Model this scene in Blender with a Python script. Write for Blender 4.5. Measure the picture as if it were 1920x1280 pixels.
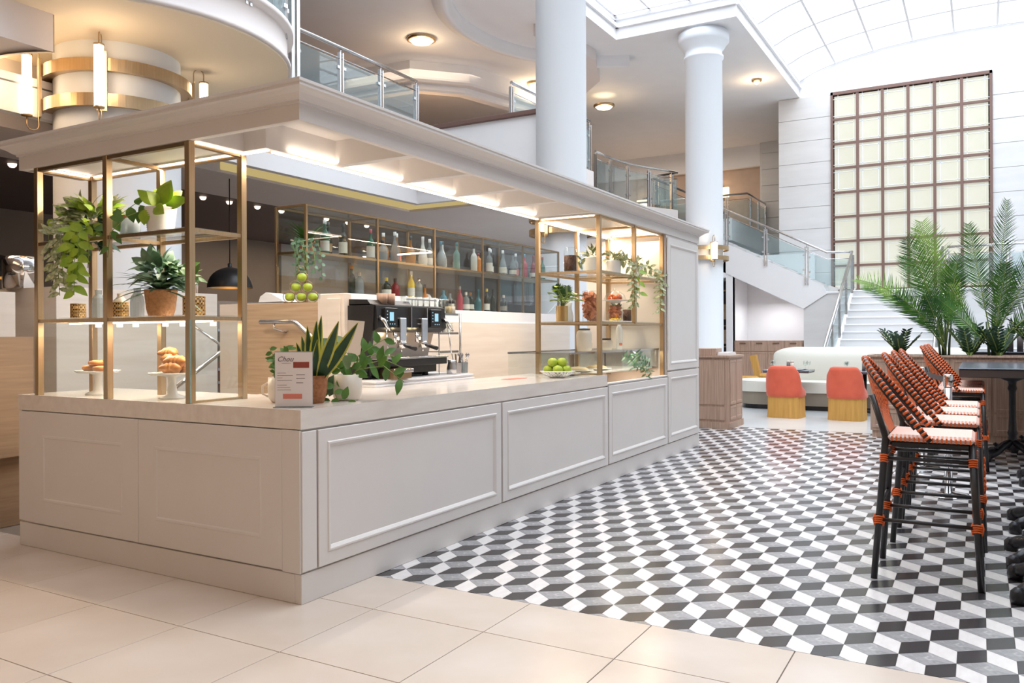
import bpy, bmesh, math, random
from mathutils import Vector, Matrix
random.seed(7)
PI = math.pi
SC = bpy.context.scene
COL = SC.collection
for o in list(bpy.data.objects): bpy.data.objects.remove(o, do_unlink=True)

# ---------------------------------------------------------------- camera
HEAD = math.radians(29.8); ROLL = math.radians(-0.28)
cd = bpy.data.cameras.new('camera'); cam = bpy.data.objects.new('camera', cd); COL.objects.link(cam)
cd.sensor_width = 36.0; cd.lens = 1535.0 / 1920.0 * 36.0
cd.shift_y = -13.5 / 1920.0
cd.clip_end = 200
F = Vector((math.cos(HEAD), math.sin(HEAD), 0)); R = Vector((math.sin(HEAD), -math.cos(HEAD), 0)); U = Vector((0, 0, 1))
R2 = R * math.cos(ROLL) + U * math.sin(ROLL); U2 = U * math.cos(ROLL) - R * math.sin(ROLL)
m = Matrix((R2, U2, -F)).transposed().to_4x4(); m.translation = Vector((-3.364, -3.283, 1.5))
cam.matrix_world = m
SC.camera = cam

# ---------------------------------------------------------------- light
SC.view_settings.view_transform = 'Standard'; SC.view_settings.look = 'None'
SC.view_settings.exposure = 0.0; SC.view_settings.gamma = 1.0; SC.view_settings.use_curve_mapping = False
w = bpy.data.worlds.new('sky'); SC.world = w; w.use_nodes = True
bg = w.node_tree.nodes['Background']; bg.inputs[0].default_value = (0.88, 0.94, 1.0, 1); bg.inputs[1].default_value = 1.4

def area(name, loc, sx, sy, power, color, rot=(0, 0, 0), spread=None):
    l = bpy.data.lights.new(name, 'AREA'); l.shape = 'RECTANGLE'; l.size = sx; l.size_y = sy
    l.energy = power; l.color = color
    if spread: l.spread = spread
    o = bpy.data.objects.new(name, l); COL.objects.link(o); o.location = loc; o.rotation_euler = rot
    return o
def point(name, loc, power, color, rad=0.05):
    l = bpy.data.lights.new(name, 'POINT'); l.energy = power; l.color = color; l.shadow_soft_size = rad
    o = bpy.data.objects.new(name, l); COL.objects.link(o); o.location = loc
    return o
DAY = (0.84, 0.92, 1.0); WARM = (1.0, 0.70, 0.42); SOFTWARM = (1.0, 0.84, 0.68)
area('daylight_over_skylight', (10.0, -2.4, 11.2), 21.5, 13.0, 3200, DAY)
area('fill_light_entrance', (-4.2, 0.5, 4.1), 2.2, 5.5, 72, WARM)  # added warm fill for the short bar face and floor, no fitting there
area('fill_light_entrance_right', (-4.5, -7.5, 4.1), 3.0, 4.0, 55, SOFTWARM)  # added soft warm fill for the near floor, out of view
area('fill_light_stair_hall', (0.3, 5.6, 4.1), 1.6, 1.6, 45, WARM)  # added fill warming the stair hall, no fitting modelled
area('fill_light_bar_rear', (5.0, 6.7, 3.95), 6.5, 0.5, 45, SOFTWARM)  # added fill strip for the zone behind the bar
area('fill_light_mezzanine', (12.5, 9.0, 7.9), 7.0, 3.0, 110, (1.0, 0.80, 0.6))  # large added fill over the mezzanine, besides its disc lamps
area('fill_light_mezzanine_far', (23.0, 6.0, 7.9), 3.0, 5.0, 90, (1.0, 0.86, 0.72))  # added fill for the far mezzanine walls
area('fill_light_lounge', (11.0, 10.3, 3.75), 7.0, 1.0, 80, (1.0, 0.82, 0.62))  # added warm fill brightening the wall behind the bottle case
area('fill_light_under_landing', (19.4, 1.55, 2.35), 0.7, 0.7, 20, (0.95, 0.97, 1.0))  # added fill to brighten the alcove under the stairs

# ---------------------------------------------------------------- materials
def srgb(r, g, b):
    f = lambda c: (c / 255) / 12.92 if c / 255 <= 0.04045 else ((c / 255 + 0.055) / 1.055) ** 2.4
    return (f(r), f(g), f(b))
def mat(name, col, rough=0.5, metal=0.0, noise=None, bump=0.0, scale=(1, 1, 1), nscale=8.0, coords='Object', trans=0.0, coat=0.0, detail=4, spec=None, sheen=0.0, emis=None, estr=0.0):
    m = bpy.data.materials.new(name); m.use_nodes = True
    nt = m.node_tree; b = nt.nodes['Principled BSDF']
    b.inputs['Base Color'].default_value = (*col, 1); b.inputs['Roughness'].default_value = rough
    b.inputs['Metallic'].default_value = metal
    b.inputs['Transmission Weight'].default_value = trans; b.inputs['Coat Weight'].default_value = coat
    if spec is not None: b.inputs['Specular IOR Level'].default_value = spec
    if sheen: b.inputs['Sheen Weight'].default_value = sheen
    if emis: b.inputs['Emission Color'].default_value = (*emis, 1); b.inputs['Emission Strength'].default_value = estr
    if noise is not None or bump:
        tc = nt.nodes.new('ShaderNodeTexCoord'); mp = nt.nodes.new('ShaderNodeMapping'); mp.inputs['Scale'].default_value = scale
        nz = nt.nodes.new('ShaderNodeTexNoise'); nz.inputs['Scale'].default_value = nscale; nz.inputs['Detail'].default_value = detail
        nt.links.new(tc.outputs[coords], mp.inputs[0]); nt.links.new(mp.outputs[0], nz.inputs['Vector'])
        if noise is not None:
            cr = nt.nodes.new('ShaderNodeValToRGB')
            cr.color_ramp.elements[0].position = 0.3; cr.color_ramp.elements[1].position = 0.7
            cr.color_ramp.elements[0].color = (*noise, 1); cr.color_ramp.elements[1].color = (*col, 1)
            nt.links.new(nz.outputs['Fac'], cr.inputs[0]); nt.links.new(cr.outputs[0], b.inputs['Base Color'])
        if bump:
            bp = nt.nodes.new('ShaderNodeBump'); bp.inputs['Strength'].default_value = bump; bp.inputs['Distance'].default_value = 0.01
            nt.links.new(nz.outputs['Fac'], bp.inputs['Height']); nt.links.new(bp.outputs[0], b.inputs['Normal'])
    return m
def emit(name, col, s):
    m = bpy.data.materials.new(name); m.use_nodes = True; nt = m.node_tree
    nt.nodes.remove(nt.nodes['Principled BSDF']); e = nt.nodes.new('ShaderNodeEmission')
    e.inputs[0].default_value = (*col, 1); e.inputs[1].default_value = s
    nt.links.new(e.outputs[0], nt.nodes['Material Output'].inputs[0]); return m
def glassm(name, tint=(0.95, 0.97, 0.96), refl=0.10, rough=0.0, mixd=0.0, dcol=(0.8, 0.9, 0.9)):
    m = bpy.data.materials.new(name); m.use_nodes = True; nt = m.node_tree
    nt.nodes.remove(nt.nodes['Principled BSDF'])
    t = nt.nodes.new('ShaderNodeBsdfTransparent'); t.inputs[0].default_value = (*tint, 1)
    g = nt.nodes.new('ShaderNodeBsdfGlossy'); g.inputs['Roughness'].default_value = rough
    lw = nt.nodes.new('ShaderNodeLayerWeight'); lw.inputs[0].default_value = 0.5
    pw = nt.nodes.new('ShaderNodeMath'); pw.operation = 'POWER'; pw.inputs[1].default_value = 4.0; nt.links.new(lw.outputs['Facing'], pw.inputs[0])
    ma = nt.nodes.new('ShaderNodeMath'); ma.operation = 'MULTIPLY_ADD'; ma.inputs[1].default_value = 0.7; ma.inputs[2].default_value = refl * 0.4; nt.links.new(pw.outputs[0], ma.inputs[0])
    mx = nt.nodes.new('ShaderNodeMixShader'); nt.links.new(ma.outputs[0], mx.inputs[0])
    nt.links.new(t.outputs[0], mx.inputs[1]); nt.links.new(g.outputs[0], mx.inputs[2])
    last = mx
    if mixd:
        d = nt.nodes.new('ShaderNodeBsdfDiffuse'); d.inputs[0].default_value = (*dcol, 1)
        m2 = nt.nodes.new('ShaderNodeMixShader'); m2.inputs[0].default_value = mixd
        nt.links.new(mx.outputs[0], m2.inputs[1]); nt.links.new(d.outputs[0], m2.inputs[2]); last = m2
    nt.links.new(last.outputs[0], nt.nodes['Material Output'].inputs[0]); return m

M = {}
M['paint'] = mat('bar_paint', (0.72, 0.675, 0.645), 0.38, noise=(0.70, 0.655, 0.625), nscale=3)
M['paintin'] = mat('canopy_inner_paint', (0.80, 0.76, 0.73), 0.5)
M['counter'] = mat('counter_stone', (0.78, 0.72, 0.66), 0.13, noise=(0.70, 0.63, 0.57), scale=(1, 6, 6), nscale=2.5)
M['white'] = mat('white_plaster', (0.84, 0.83, 0.845), 0.7, noise=(0.815, 0.805, 0.82), nscale=2)
M['column'] = mat('column_plaster', (0.80, 0.83, 0.87), 0.55)
M['ceil'] = mat('ceiling_plaster', (0.74, 0.68, 0.66), 0.8, noise=(0.71, 0.65, 0.63), nscale=1.5)
M['warmceil'] = mat('recess_plaster', (0.85, 0.74, 0.58), 0.8)
M['darkceil'] = mat('dark_ceiling', (0.12, 0.085, 0.083), 0.6)
M['darkwall'] = mat('dark_wall', (0.25, 0.195, 0.155), 0.7, noise=(0.22, 0.17, 0.135), nscale=1)
M['marble'] = mat('light_travertine', (0.82, 0.75, 0.68), 0.35, noise=(0.74, 0.66, 0.58), scale=(0.6, 0.6, 7), nscale=2.2)
M['wallstone'] = mat('wall_stone', (0.70, 0.69, 0.69), 0.5, noise=(0.64, 0.63, 0.63), scale=(0.5, 0.5, 3), nscale=2)
M['beigewall'] = mat('beige_wallpaper', (0.55, 0.42, 0.34), 0.8, noise=(0.50, 0.38, 0.30), nscale=4)
M['ash'] = mat('bleached_wood', srgb(200, 176, 148), 0.45, noise=srgb(182, 154, 124), scale=(0.7, 0.7, 14), nscale=3)
M['tanwood'] = mat('tan_wood', (0.40, 0.27, 0.17), 0.45, noise=(0.32, 0.21, 0.13), scale=(0.7, 0.7, 14), nscale=3)
M['oak'] = mat('limed_oak', srgb(190, 160, 140), 0.5, noise=srgb(160, 130, 112), scale=(24, 24, 0.8), nscale=2.5, bump=0.1)
M['beige_tile'] = mat('beige_floor_tile', (0.66, 0.575, 0.51), 0.22, noise=(0.60, 0.505, 0.43), nscale=1.6, coords='Generated')
M['grout'] = mat('grout', (0.23, 0.18, 0.15), 0.8)
M['wfloor'] = mat('polished_white_floor', (0.78, 0.79, 0.80), 0.12, noise=(0.72, 0.73, 0.74), nscale=1)
M['tw'] = mat('white_marble_tile', (0.78, 0.75, 0.74), 0.2, noise=(0.70, 0.66, 0.65), nscale=9, scale=(1, 3, 1))
M['tb'] = mat('black_marble_tile', (0.026, 0.023, 0.025), 0.22, noise=(0.040, 0.036, 0.038), nscale=12, scale=(2, 8, 1))
M['brass'] = mat('brushed_brass', (0.58, 0.42, 0.255), 0.36, 1.0, noise=(0.50, 0.36, 0.21), scale=(30, 30, 1), nscale=3)
M['brassdk'] = mat('aged_brass', (0.30, 0.21, 0.12), 0.4, 1.0)
M['steel'] = mat('brushed_steel', (0.62, 0.62, 0.63), 0.25, 1.0)
M['chrome'] = mat('chrome', (0.75, 0.75, 0.76), 0.08, 1.0)
M['glass'] = glassm('clear_glass')
M['glassb'] = glassm('balustrade_glass', (0.86, 0.92, 0.92), mixd=0.10, dcol=(0.62, 0.75, 0.80))
M['skyglass'] = glassm('skylight_glass', (0.97, 0.98, 0.99))
M['gedge'] = mat('glass_edge', (0.25, 0.36, 0.33), 0.15)
M['led'] = emit('led_strip', (1.0, 0.80, 0.62), 9.0)
M['lamp'] = emit('lamp_tube', (1.0, 0.80, 0.55), 9.0)
M['disc'] = emit('lamp_disc', (1.0, 0.78, 0.48), 5.0)
M['spot'] = emit('downlight_lens', (1.0, 0.78, 0.62), 3.0)
M['cove'] = emit('cove_light', (0.85, 0.66, 0.28), 0.62)
M['shade'] = emit('fabric_lamp_shade', (1.0, 0.78, 0.5), 2.2)
M['pane'] = mat('patterned_window_pane', (0.40, 0.39, 0.34), 0.4, noise=(0.34, 0.34, 0.25), nscale=1.5, emis=(0.84, 0.80, 0.66), estr=0.45)  # emission stands in for daylight coming through the panes
M['bronze'] = mat('bronze_mullion', srgb(120, 92, 84), 0.5, 0.2)
M['lead'] = mat('white_leading', (0.85, 0.9, 0.93), 0.4)
M['black'] = mat('black_plastic', (0.014, 0.014, 0.016), 0.35)
M['iron'] = mat('black_cast_iron', (0.018, 0.018, 0.022), 0.38, 0.3, bump=0.5, nscale=30)
M['rattan'] = mat('black_rattan_cane', (0.016, 0.013, 0.013), 0.32)
M['orange'] = mat('orange_cord', (0.70, 0.125, 0.018), 0.5)
M['ttop'] = mat('zinc_table_top', (0.16, 0.18, 0.22), 0.22, 0.4, noise=(0.13, 0.15, 0.18), nscale=3)
M['tedge'] = mat('dark_wood_edge', (0.06, 0.045, 0.04), 0.4)
M['coral'] = mat('coral_velvet', (0.70, 0.125, 0.065), 0.8, sheen=0.15, noise=(0.62, 0.10, 0.05), nscale=5)
M['mustard'] = mat('mustard_fabric', (0.64, 0.35, 0.09), 0.85, noise=(0.52, 0.27, 0.06), scale=(14, 14, 0.8), nscale=2, bump=0.4)
M['cream'] = mat('cream_leather', (0.66, 0.64, 0.57), 0.45)
M['taupe'] = mat('taupe_leather', (0.26, 0.22, 0.17), 0.5)
M['terra'] = mat('woven_terracotta', (0.45, 0.19, 0.08), 0.8, noise=(0.30, 0.115, 0.045), nscale=40, bump=0.6)
M['basket'] = mat('woven_basket', (0.50, 0.27, 0.13), 0.85, noise=(0.36, 0.18, 0.08), nscale=50, bump=0.8)
M['ceramic'] = mat('cream_ceramic', (0.74, 0.66, 0.57), 0.35)
M['wceramic'] = mat('white_ceramic', (0.82, 0.80, 0.77), 0.2)
M['gceramic'] = mat('grey_ceramic', (0.42, 0.38, 0.35), 0.4)
M['soil'] = mat('soil', (0.045, 0.028, 0.018), 0.9, bump=0.8, nscale=60)
M['gold'] = mat('gold_lattice', (0.70, 0.47, 0.20), 0.3, 1.0)
def leafm(n, a, b, sc=14.0): return mat(n, a, 0.42, noise=b, nscale=sc, coords='Object')
M['lg'] = leafm('leaf_lime', (0.36, 0.50, 0.035), (0.20, 0.36, 0.025))
M['lm'] = leafm('leaf_mid', (0.10, 0.23, 0.035), (0.05, 0.14, 0.02))
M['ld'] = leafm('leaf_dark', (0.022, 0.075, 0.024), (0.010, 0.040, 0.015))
M['lb'] = leafm('leaf_bluegreen', (0.15, 0.27, 0.16), (0.08, 0.17, 0.09))
M['lv'] = leafm('leaf_variegated', (0.62, 0.62, 0.38), (0.09, 0.17, 0.05), 45)
M['lp'] = mat('leaf_palm', (0.085, 0.20, 0.030), 0.65, noise=(0.022, 0.085, 0.020), nscale=4, spec=.2)
M['ly'] = leafm('leaf_snake_edge', (0.66, 0.62, 0.10), (0.5, 0.5, 0.08))
M['stem'] = mat('stem', (0.20, 0.26, 0.06), 0.6)
M['trunk'] = mat('palm_stem', (0.05, 0.08, 0.03), 0.6)
M['lime'] = mat('lime_peel', (0.45, 0.55, 0.05), 0.3, noise=(0.34, 0.46, 0.04), nscale=12)
M['pastry'] = mat('baked_pastry', (0.62, 0.27, 0.07), 0.45, noise=(0.40, 0.14, 0.03), nscale=20, bump=0.3)
M['cookie'] = mat('cookie', (0.62, 0.25, 0.13), 0.7, noise=(0.42, 0.14, 0.07), nscale=30, bump=0.5)
M['beans'] = mat('coffee_beans', (0.13, 0.045, 0.02), 0.5, noise=(0.06, 0.02, 0.01), nscale=90, bump=1)
M['paper'] = mat('white_card', (0.80, 0.74, 0.73), 0.6)
M['rust'] = mat('rust_print', (0.28, 0.055, 0.035), 0.6)
M['salmon'] = mat('salmon_print', (0.72, 0.22, 0.16), 0.6)
M['ink'] = mat('grey_ink', (0.12, 0.09, 0.09), 0.6)
M['screen'] = emit('machine_screen', (0.35, 0.62, 0.75), 1.3)
M['steeldk'] = mat('satin_steel', (0.36, 0.31, 0.27), 0.38, 1.0)
M['lounge'] = mat('lounge_wall', (0.40, 0.31, 0.245), 0.8)
M['lounge2'] = mat('lounge_wall_upper', (0.46, 0.43, 0.44), 0.8)
M['lpl'] = leafm('leaf_palm_lime', (0.22, 0.36, 0.04), (0.10, 0.22, 0.03), 4)
M['greenexit'] = emit('green_exit_sign', (0.05, 0.6, 0.25), 1.0)
M['label'] = mat('bottle_label', (0.72, 0.70, 0.64), 0.6)
M['bread'] = mat('toast_bread', (0.72, 0.55, 0.32), 0.7)
M['towel'] = mat('white_cloth', (0.75, 0.75, 0.76), 0.9)
M['pepper'] = mat('peppercorn_grey', (0.16, 0.13, 0.13), 0.5)
M['salt'] = mat('pale_wood_cap', (0.72, 0.58, 0.50), 0.5)

# grey marble with scratchy veining
def greymarble():
    m = mat('grey_marble_tile', (0.30, 0.30, 0.30), 0.22); nt = m.node_tree; b = nt.nodes['Principled BSDF']
    tc = nt.nodes.new('ShaderNodeTexCoord'); n1 = nt.nodes.new('ShaderNodeTexNoise'); n1.inputs['Scale'].default_value = 18; n1.inputs['Detail'].default_value = 6
    n1.inputs['Distortion'].default_value = 1.5
    nt.links.new(tc.outputs['Object'], n1.inputs['Vector'])
    oi = nt.nodes.new('ShaderNodeObjectInfo')
    c = nt.nodes.new('ShaderNodeValToRGB'); e = c.color_ramp.elements
    e[0].position = 0.35; e[0].color = (0.27, 0.27, 0.275, 1); e[1].position = 0.62; e[1].color = (0.38, 0.37, 0.385, 1)
    k = e.new(0.70); k.color = (0.50, 0.49, 0.48, 1)
    nt.links.new(n1.outputs['Fac'], c.inputs[0])
    mx = nt.nodes.new('ShaderNodeMixRGB'); mx.blend_type = 'MULTIPLY'; mx.inputs[0].default_value = 0.5
    cr = nt.nodes.new('ShaderNodeValToRGB'); cr.color_ramp.elements[0].color = (0.75, 0.77, 0.75, 1); cr.color_ramp.elements[1].color = (1.1, 1.08, 1.08, 1)
    nt.links.new(oi.outputs['Random'], cr.inputs[0]); nt.links.new(c.outputs[0], mx.inputs[1]); nt.links.new(cr.outputs[0], mx.inputs[2])
    nt.links.new(mx.outputs[0], b.inputs['Base Color']); return m
M['tg'] = greymarble()
def weave(name, a, b, sc, bump=0.5):
    m = mat(name, a, 0.55); nt = m.node_tree; bs = nt.nodes['Principled BSDF']
    tc = nt.nodes.new('ShaderNodeTexCoord'); ck = nt.nodes.new('ShaderNodeTexChecker'); ck.inputs['Scale'].default_value = sc
    ck.inputs[1].default_value = (*a, 1); ck.inputs[2].default_value = (*b, 1)
    nt.links.new(tc.outputs['Object'], ck.inputs[0]); nt.links.new(ck.outputs[0], bs.inputs['Base Color'])
    bp = nt.nodes.new('ShaderNodeBump'); bp.inputs['Strength'].default_value = bump; bp.inputs['Distance'].default_value = 0.004
    nt.links.new(ck.outputs['Fac'], bp.inputs['Height']); nt.links.new(bp.outputs[0], bs.inputs['Normal']); return m
M['seatw'] = weave('woven_seat', (0.80, 0.66, 0.62), (0.78, 0.34, 0.20), 90)
M['backw'] = weave('woven_back', (0.74, 0.16, 0.03), (0.42, 0.07, 0.015), 60)
M['latt'] = weave('lattice_gold', (0.75, 0.5, 0.22), (0.06, 0.035, 0.015), 70, 1.0)

# ---------------------------------------------------------------- mesh builder
STUFF = {'cord_wraps', 'seat_edge_weave', 'foliage', 'variegated_foliage', 'lime_foliage', 'variegated_trails', 'green_trails', 'dark_foliage', 'trailing_leaves', 'fronds', 'mid_foliage', 'upper_trails', 'lower_trails', 'upright_leaves', 'trailing_hearts', 'biscuits', 'leaves', 'garnish', 'snacks', 'fine_print', 'button_lights', 'lattice_bars', 'spoons', 'straws', 'pastries', 'round_leaves', 'long_fronds', 'leading'}
class MB:
    def __init__(s): s.v = []; s.f = []; s.mi = []; s.sm = []; s.cur = 0
    def add(s, vs, fs, smooth=False):
        n = len(s.v); s.v += [tuple(v) for v in vs]
        for f in fs: s.f.append([i + n for i in f]); s.mi.append(s.cur); s.sm.append(smooth)
        return s
    def slot(s, i): s.cur = i; return s
    def box(s, x0, x1, y0, y1, z0, z1, c=0.0):
        if x0 > x1: x0, x1 = x1, x0
        if y0 > y1: y0, y1 = y1, y0
        if z0 > z1: z0, z1 = z1, z0
        c = min(c, (x1-x0)*.45, (y1-y0)*.45, (z1-z0)*.45)
        if c <= 0:
            vs = [(x, y, z) for z in (z0, z1) for x, y in ((x0, y0), (x1, y0), (x1, y1), (x0, y1))]
            return s.add(vs, [(3, 2, 1, 0), (4, 5, 6, 7), (0, 1, 5, 4), (1, 2, 6, 5), (2, 3, 7, 6), (3, 0, 4, 7)])
        def ring(d, z):
            X0, X1, Y0, Y1 = x0 + d, x1 - d, y0 + d, y1 - d
            k = 0 if d else c
            return [(X0 + k, Y0, z), (X1 - k, Y0, z), (X1, Y0 + k, z), (X1, Y1 - k, z), (X1 - k, Y1, z), (X0 + k, Y1, z), (X0, Y1 - k, z), (X0, Y0 + k, z)]
        rs = [ring(c * .999, z0), ring(0, z0 + c), ring(0, z1 - c), ring(c * .999, z1)]
        vs = sum(rs, []); fs = [tuple(range(7, -1, -1)), tuple(range(24, 32))]
        for k in range(3):
            for i in range(8): j = (i + 1) % 8; fs.append((k*8+i, k*8+j, k*8+8+j, k*8+8+i))
        return s.add(vs, fs)
    def obox(s, c, ax, ay, az, hx, hy, hz):
        c = Vector(c); ax, ay, az = Vector(ax) * hx, Vector(ay) * hy, Vector(az) * hz
        vs = [c + ax*i + ay*j + az*k for k in (-1, 1) for i, j in ((-1, -1), (1, -1), (1, 1), (-1, 1))]
        return s.add(vs, [(3, 2, 1, 0), (4, 5, 6, 7), (0, 1, 5, 4), (1, 2, 6, 5), (2, 3, 7, 6), (3, 0, 4, 7)])
    def tube(s, pts, r, seg=8, cap=True, closed=False, smooth=True):
        pts = [Vector(p) for p in pts]; n = len(pts); rr = r if isinstance(r, (list, tuple)) else [r] * n
        vs = []; fs = []; up = None
        for i, p in enumerate(pts):
            if closed: t = (pts[(i + 1) % n] - pts[i - 1])
            else: t = (pts[min(i + 1, n - 1)] - pts[max(i - 1, 0)])
            t = t.normalized() if t.length > 1e-9 else Vector((0, 0, 1))
            if up is None:
                up = Vector((0, 0, 1)) if abs(t.z) < 0.9 else Vector((1, 0, 0))
            a = t.cross(up); a = a.normalized() if a.length > 1e-6 else t.orthogonal().normalized()
            b = a.cross(t).normalized(); up = b
            for k in range(seg):
                th = 2 * PI * k / seg; vs.append(p + (a * math.cos(th) + b * math.sin(th)) * rr[i])
        m = n if closed else n - 1
        for i in range(m):
            for k in range(seg):
                i2 = (i + 1) % n; fs.append((i*seg + k, i*seg + (k+1) % seg, i2*seg + (k+1) % seg, i2*seg + k))
        if cap and not closed:
            s.add(vs, fs, smooth); b0 = len(s.v) - len(vs)
            s.f.append([b0 + k for k in range(seg)][::-1]); s.mi.append(s.cur); s.sm.append(False)
            s.f.append([b0 + (n-1)*seg + k for k in range(seg)]); s.mi.append(s.cur); s.sm.append(False)
            return s
        return s.add(vs, fs, smooth)
    def lathe(s, prof, c=(0, 0, 0), seg=20, a0=0.0, a1=2*PI, smooth=True, sq=0.0):
        full = abs(a1 - a0 - 2*PI) < 1e-6; n = seg if full else seg + 1; vs = []; fs = []
        for r, z in prof:
            for k in range(n):
                th = a0 + (a1 - a0) * k / seg
                q = 1.0 + (sq * (1 / max(abs(math.cos(th)), abs(math.sin(th))) - 1) if sq else 0)
                vs.append((c[0] + r * q * math.cos(th), c[1] + r * q * math.sin(th), c[2] + z))
        for i in range(len(prof) - 1):
            for k in range(seg if not full else n):
                k2 = (k + 1) % n if full else k + 1
                fs.append((i*n + k, i*n + k2, (i+1)*n + k2, (i+1)*n + k))
        return s.add(vs, fs, smooth)
    def prism(s, poly, z0, z1):
        n = len(poly); ar = sum(poly[i][0]*poly[(i+1) % n][1] - poly[(i+1) % n][0]*poly[i][1] for i in range(n))
        if ar < 0: poly = poly[::-1]
        vs = [(x, y, z0) for x, y in poly] + [(x, y, z1) for x, y in poly]
        fs = [tuple(range(n - 1, -1, -1)), tuple(range(n, 2*n))] + [(i, (i+1) % n, n + (i+1) % n, n + i) for i in range(n)]
        return s.add(vs, fs)
    def prof(s, pts, a, b, ex):      # polygon given in (ex0, z) swept from a to b ; pts in plane spanned by ex & z
        a = Vector(a); b = Vector(b); ex = Vector(ex); n = len(pts)
        vs = [a + ex*p[0] + U*p[1] for p in pts] + [b + ex*p[0] + U*p[1] for p in pts]
        fs = [tuple(range(n)), tuple(range(2*n - 1, n - 1, -1))] + [(i, n + i, n + (i+1) % n, (i+1) % n) for i in range(n)]
        return s.add(vs, fs)
    def leaf(s, base, d, nrm, L, W, curl=0.2, seg=4, tip=0.0, fold=0.15):
        base = Vector(base); d = Vector(d).normalized(); nrm = Vector(nrm)
        side = d.cross(nrm); side = side.normalized() if side.length > 1e-6 else d.orthogonal().normalized(); nrm = side.cross(d).normalized()
        vs = []; fs = []
        for i in range(seg + 1):
            t = i / seg; wv = W * 0.5 * math.sin(PI * min(1, (t * 0.92 + 0.06)) ** 0.85) if not tip else W * 0.5 * (1 - t) ** tip * min(1, 0.6 + t * 3)
            p = base + d * (L * t) - nrm * (curl * L * t * t)
            vs += [p - side * wv + nrm * fold * wv, p, p + side * wv + nrm * fold * wv]
        for i in range(seg):
            a = i*3; fs += [(a, a+1, a+4, a+3), (a+1, a+2, a+5, a+4)]
        return s.add(vs, fs, True)
    def build(s, name, mats, parent=None, loc=None, fix=True):
        me = bpy.data.meshes.new(name); me.from_pydata(s.v, [], s.f)
        if not isinstance(mats, (list, tuple)): mats = [mats]
        for mt in mats: me.materials.append(M[mt] if isinstance(mt, str) else mt)
        me.polygons.foreach_set('material_index', s.mi); me.polygons.foreach_set('use_smooth', s.sm)
        me.update()
        if fix and len(s.f) < 20000:
            bm = bmesh.new(); bm.from_mesh(me); bmesh.ops.recalc_face_normals(bm, faces=bm.faces); bm.to_mesh(me); bm.free()
        o = bpy.data.objects.new(name, me); COL.objects.link(o)
        if parent is not None: o.parent = parent; KIDS.setdefault(parent.name, []).append(o)
        if loc is not None: o.location = loc
        if name in STUFF: o['kind'] = 'stuff'
        return o
KIDS = {}
def tag(o, label=None, cat=None, group=None, kind=None):
    if label: o['label'] = label
    if cat: o['category'] = cat
    if group: o['group'] = group
    if kind: o['kind'] = kind
    return o
def thing(name, label, cat, loc=(0, 0, 0), group=None, rz=0.0):
    o = bpy.data.objects.new(name, None); COL.objects.link(o); o.empty_display_size = 0.1
    o.location = loc; o.rotation_euler = (0, 0, rz); return tag(o, label, cat, group)
def copy_tree(o, parent=None):
    c = o.copy(); COL.objects.link(c); c.parent = parent
    if parent is not None: KIDS.setdefault(parent.name, []).append(c)
    for ch in list(KIDS.get(o.name, [])): copy_tree(ch, c)
    return c
def dup(o, loc, label=None, rz=None, group=None):
    c = copy_tree(o); c.location = loc
    if rz is not None: c.rotation_euler = (0, 0, rz)
    if label: c['label'] = label
    if group: c['group'] = group
    return c
def struct(name, mb, mt): return tag(mb.build(name, mt), kind='structure')
ORD = ['first', 'second', 'third', 'fourth', 'fifth', 'sixth', 'seventh', 'eighth', 'ninth', 'tenth', 'eleventh', 'twelfth', 'thirteenth', 'fourteenth', 'fifteenth', 'sixteenth', 'seventeenth', 'eighteenth', 'nineteenth', 'twentieth']
def rv(a=1.0): return Vector((random.uniform(-a, a), random.uniform(-a, a), random.uniform(-a, a)))
# ================================================================ FLOOR
def clip(poly, ax, val, keep_less):
    out = []
    for i in range(len(poly)):
        a, b = poly[i], poly[(i + 1) % len(poly)]
        ia = (a[ax] <= val) == keep_less; ib = (b[ax] <= val) == keep_less
        if ia: out.append(a)
        if ia != ib:
            t = (val - a[ax]) / (b[ax] - a[ax]); out.append((a[0] + t*(b[0]-a[0]), a[1] + t*(b[1]-a[1])))
    return out
def shrink(poly, g):
    cx = sum(p[0] for p in poly) / len(poly); cy = sum(p[1] for p in poly) / len(poly); n = len(poly); out = []
    for p in poly:
        d = Vector((p[0] - cx, p[1] - cy)); L = d.length; k = max(0.0, (L - g) / L) if L > 0 else 0
        out.append((cx + d.x * k, cy + d.y * k))
    return out
def area2(poly): return abs(sum(poly[i][0]*poly[(i+1) % len(poly)][1] - poly[(i+1) % len(poly)][0]*poly[i][1] for i in range(len(poly)))) / 2
floor = struct('floor', MB().box(-9.5, 28.5, -12.5, 14.5, -0.30, -0.006), 'grout')
TX0 = 0.645; TX1 = 9.84
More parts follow.
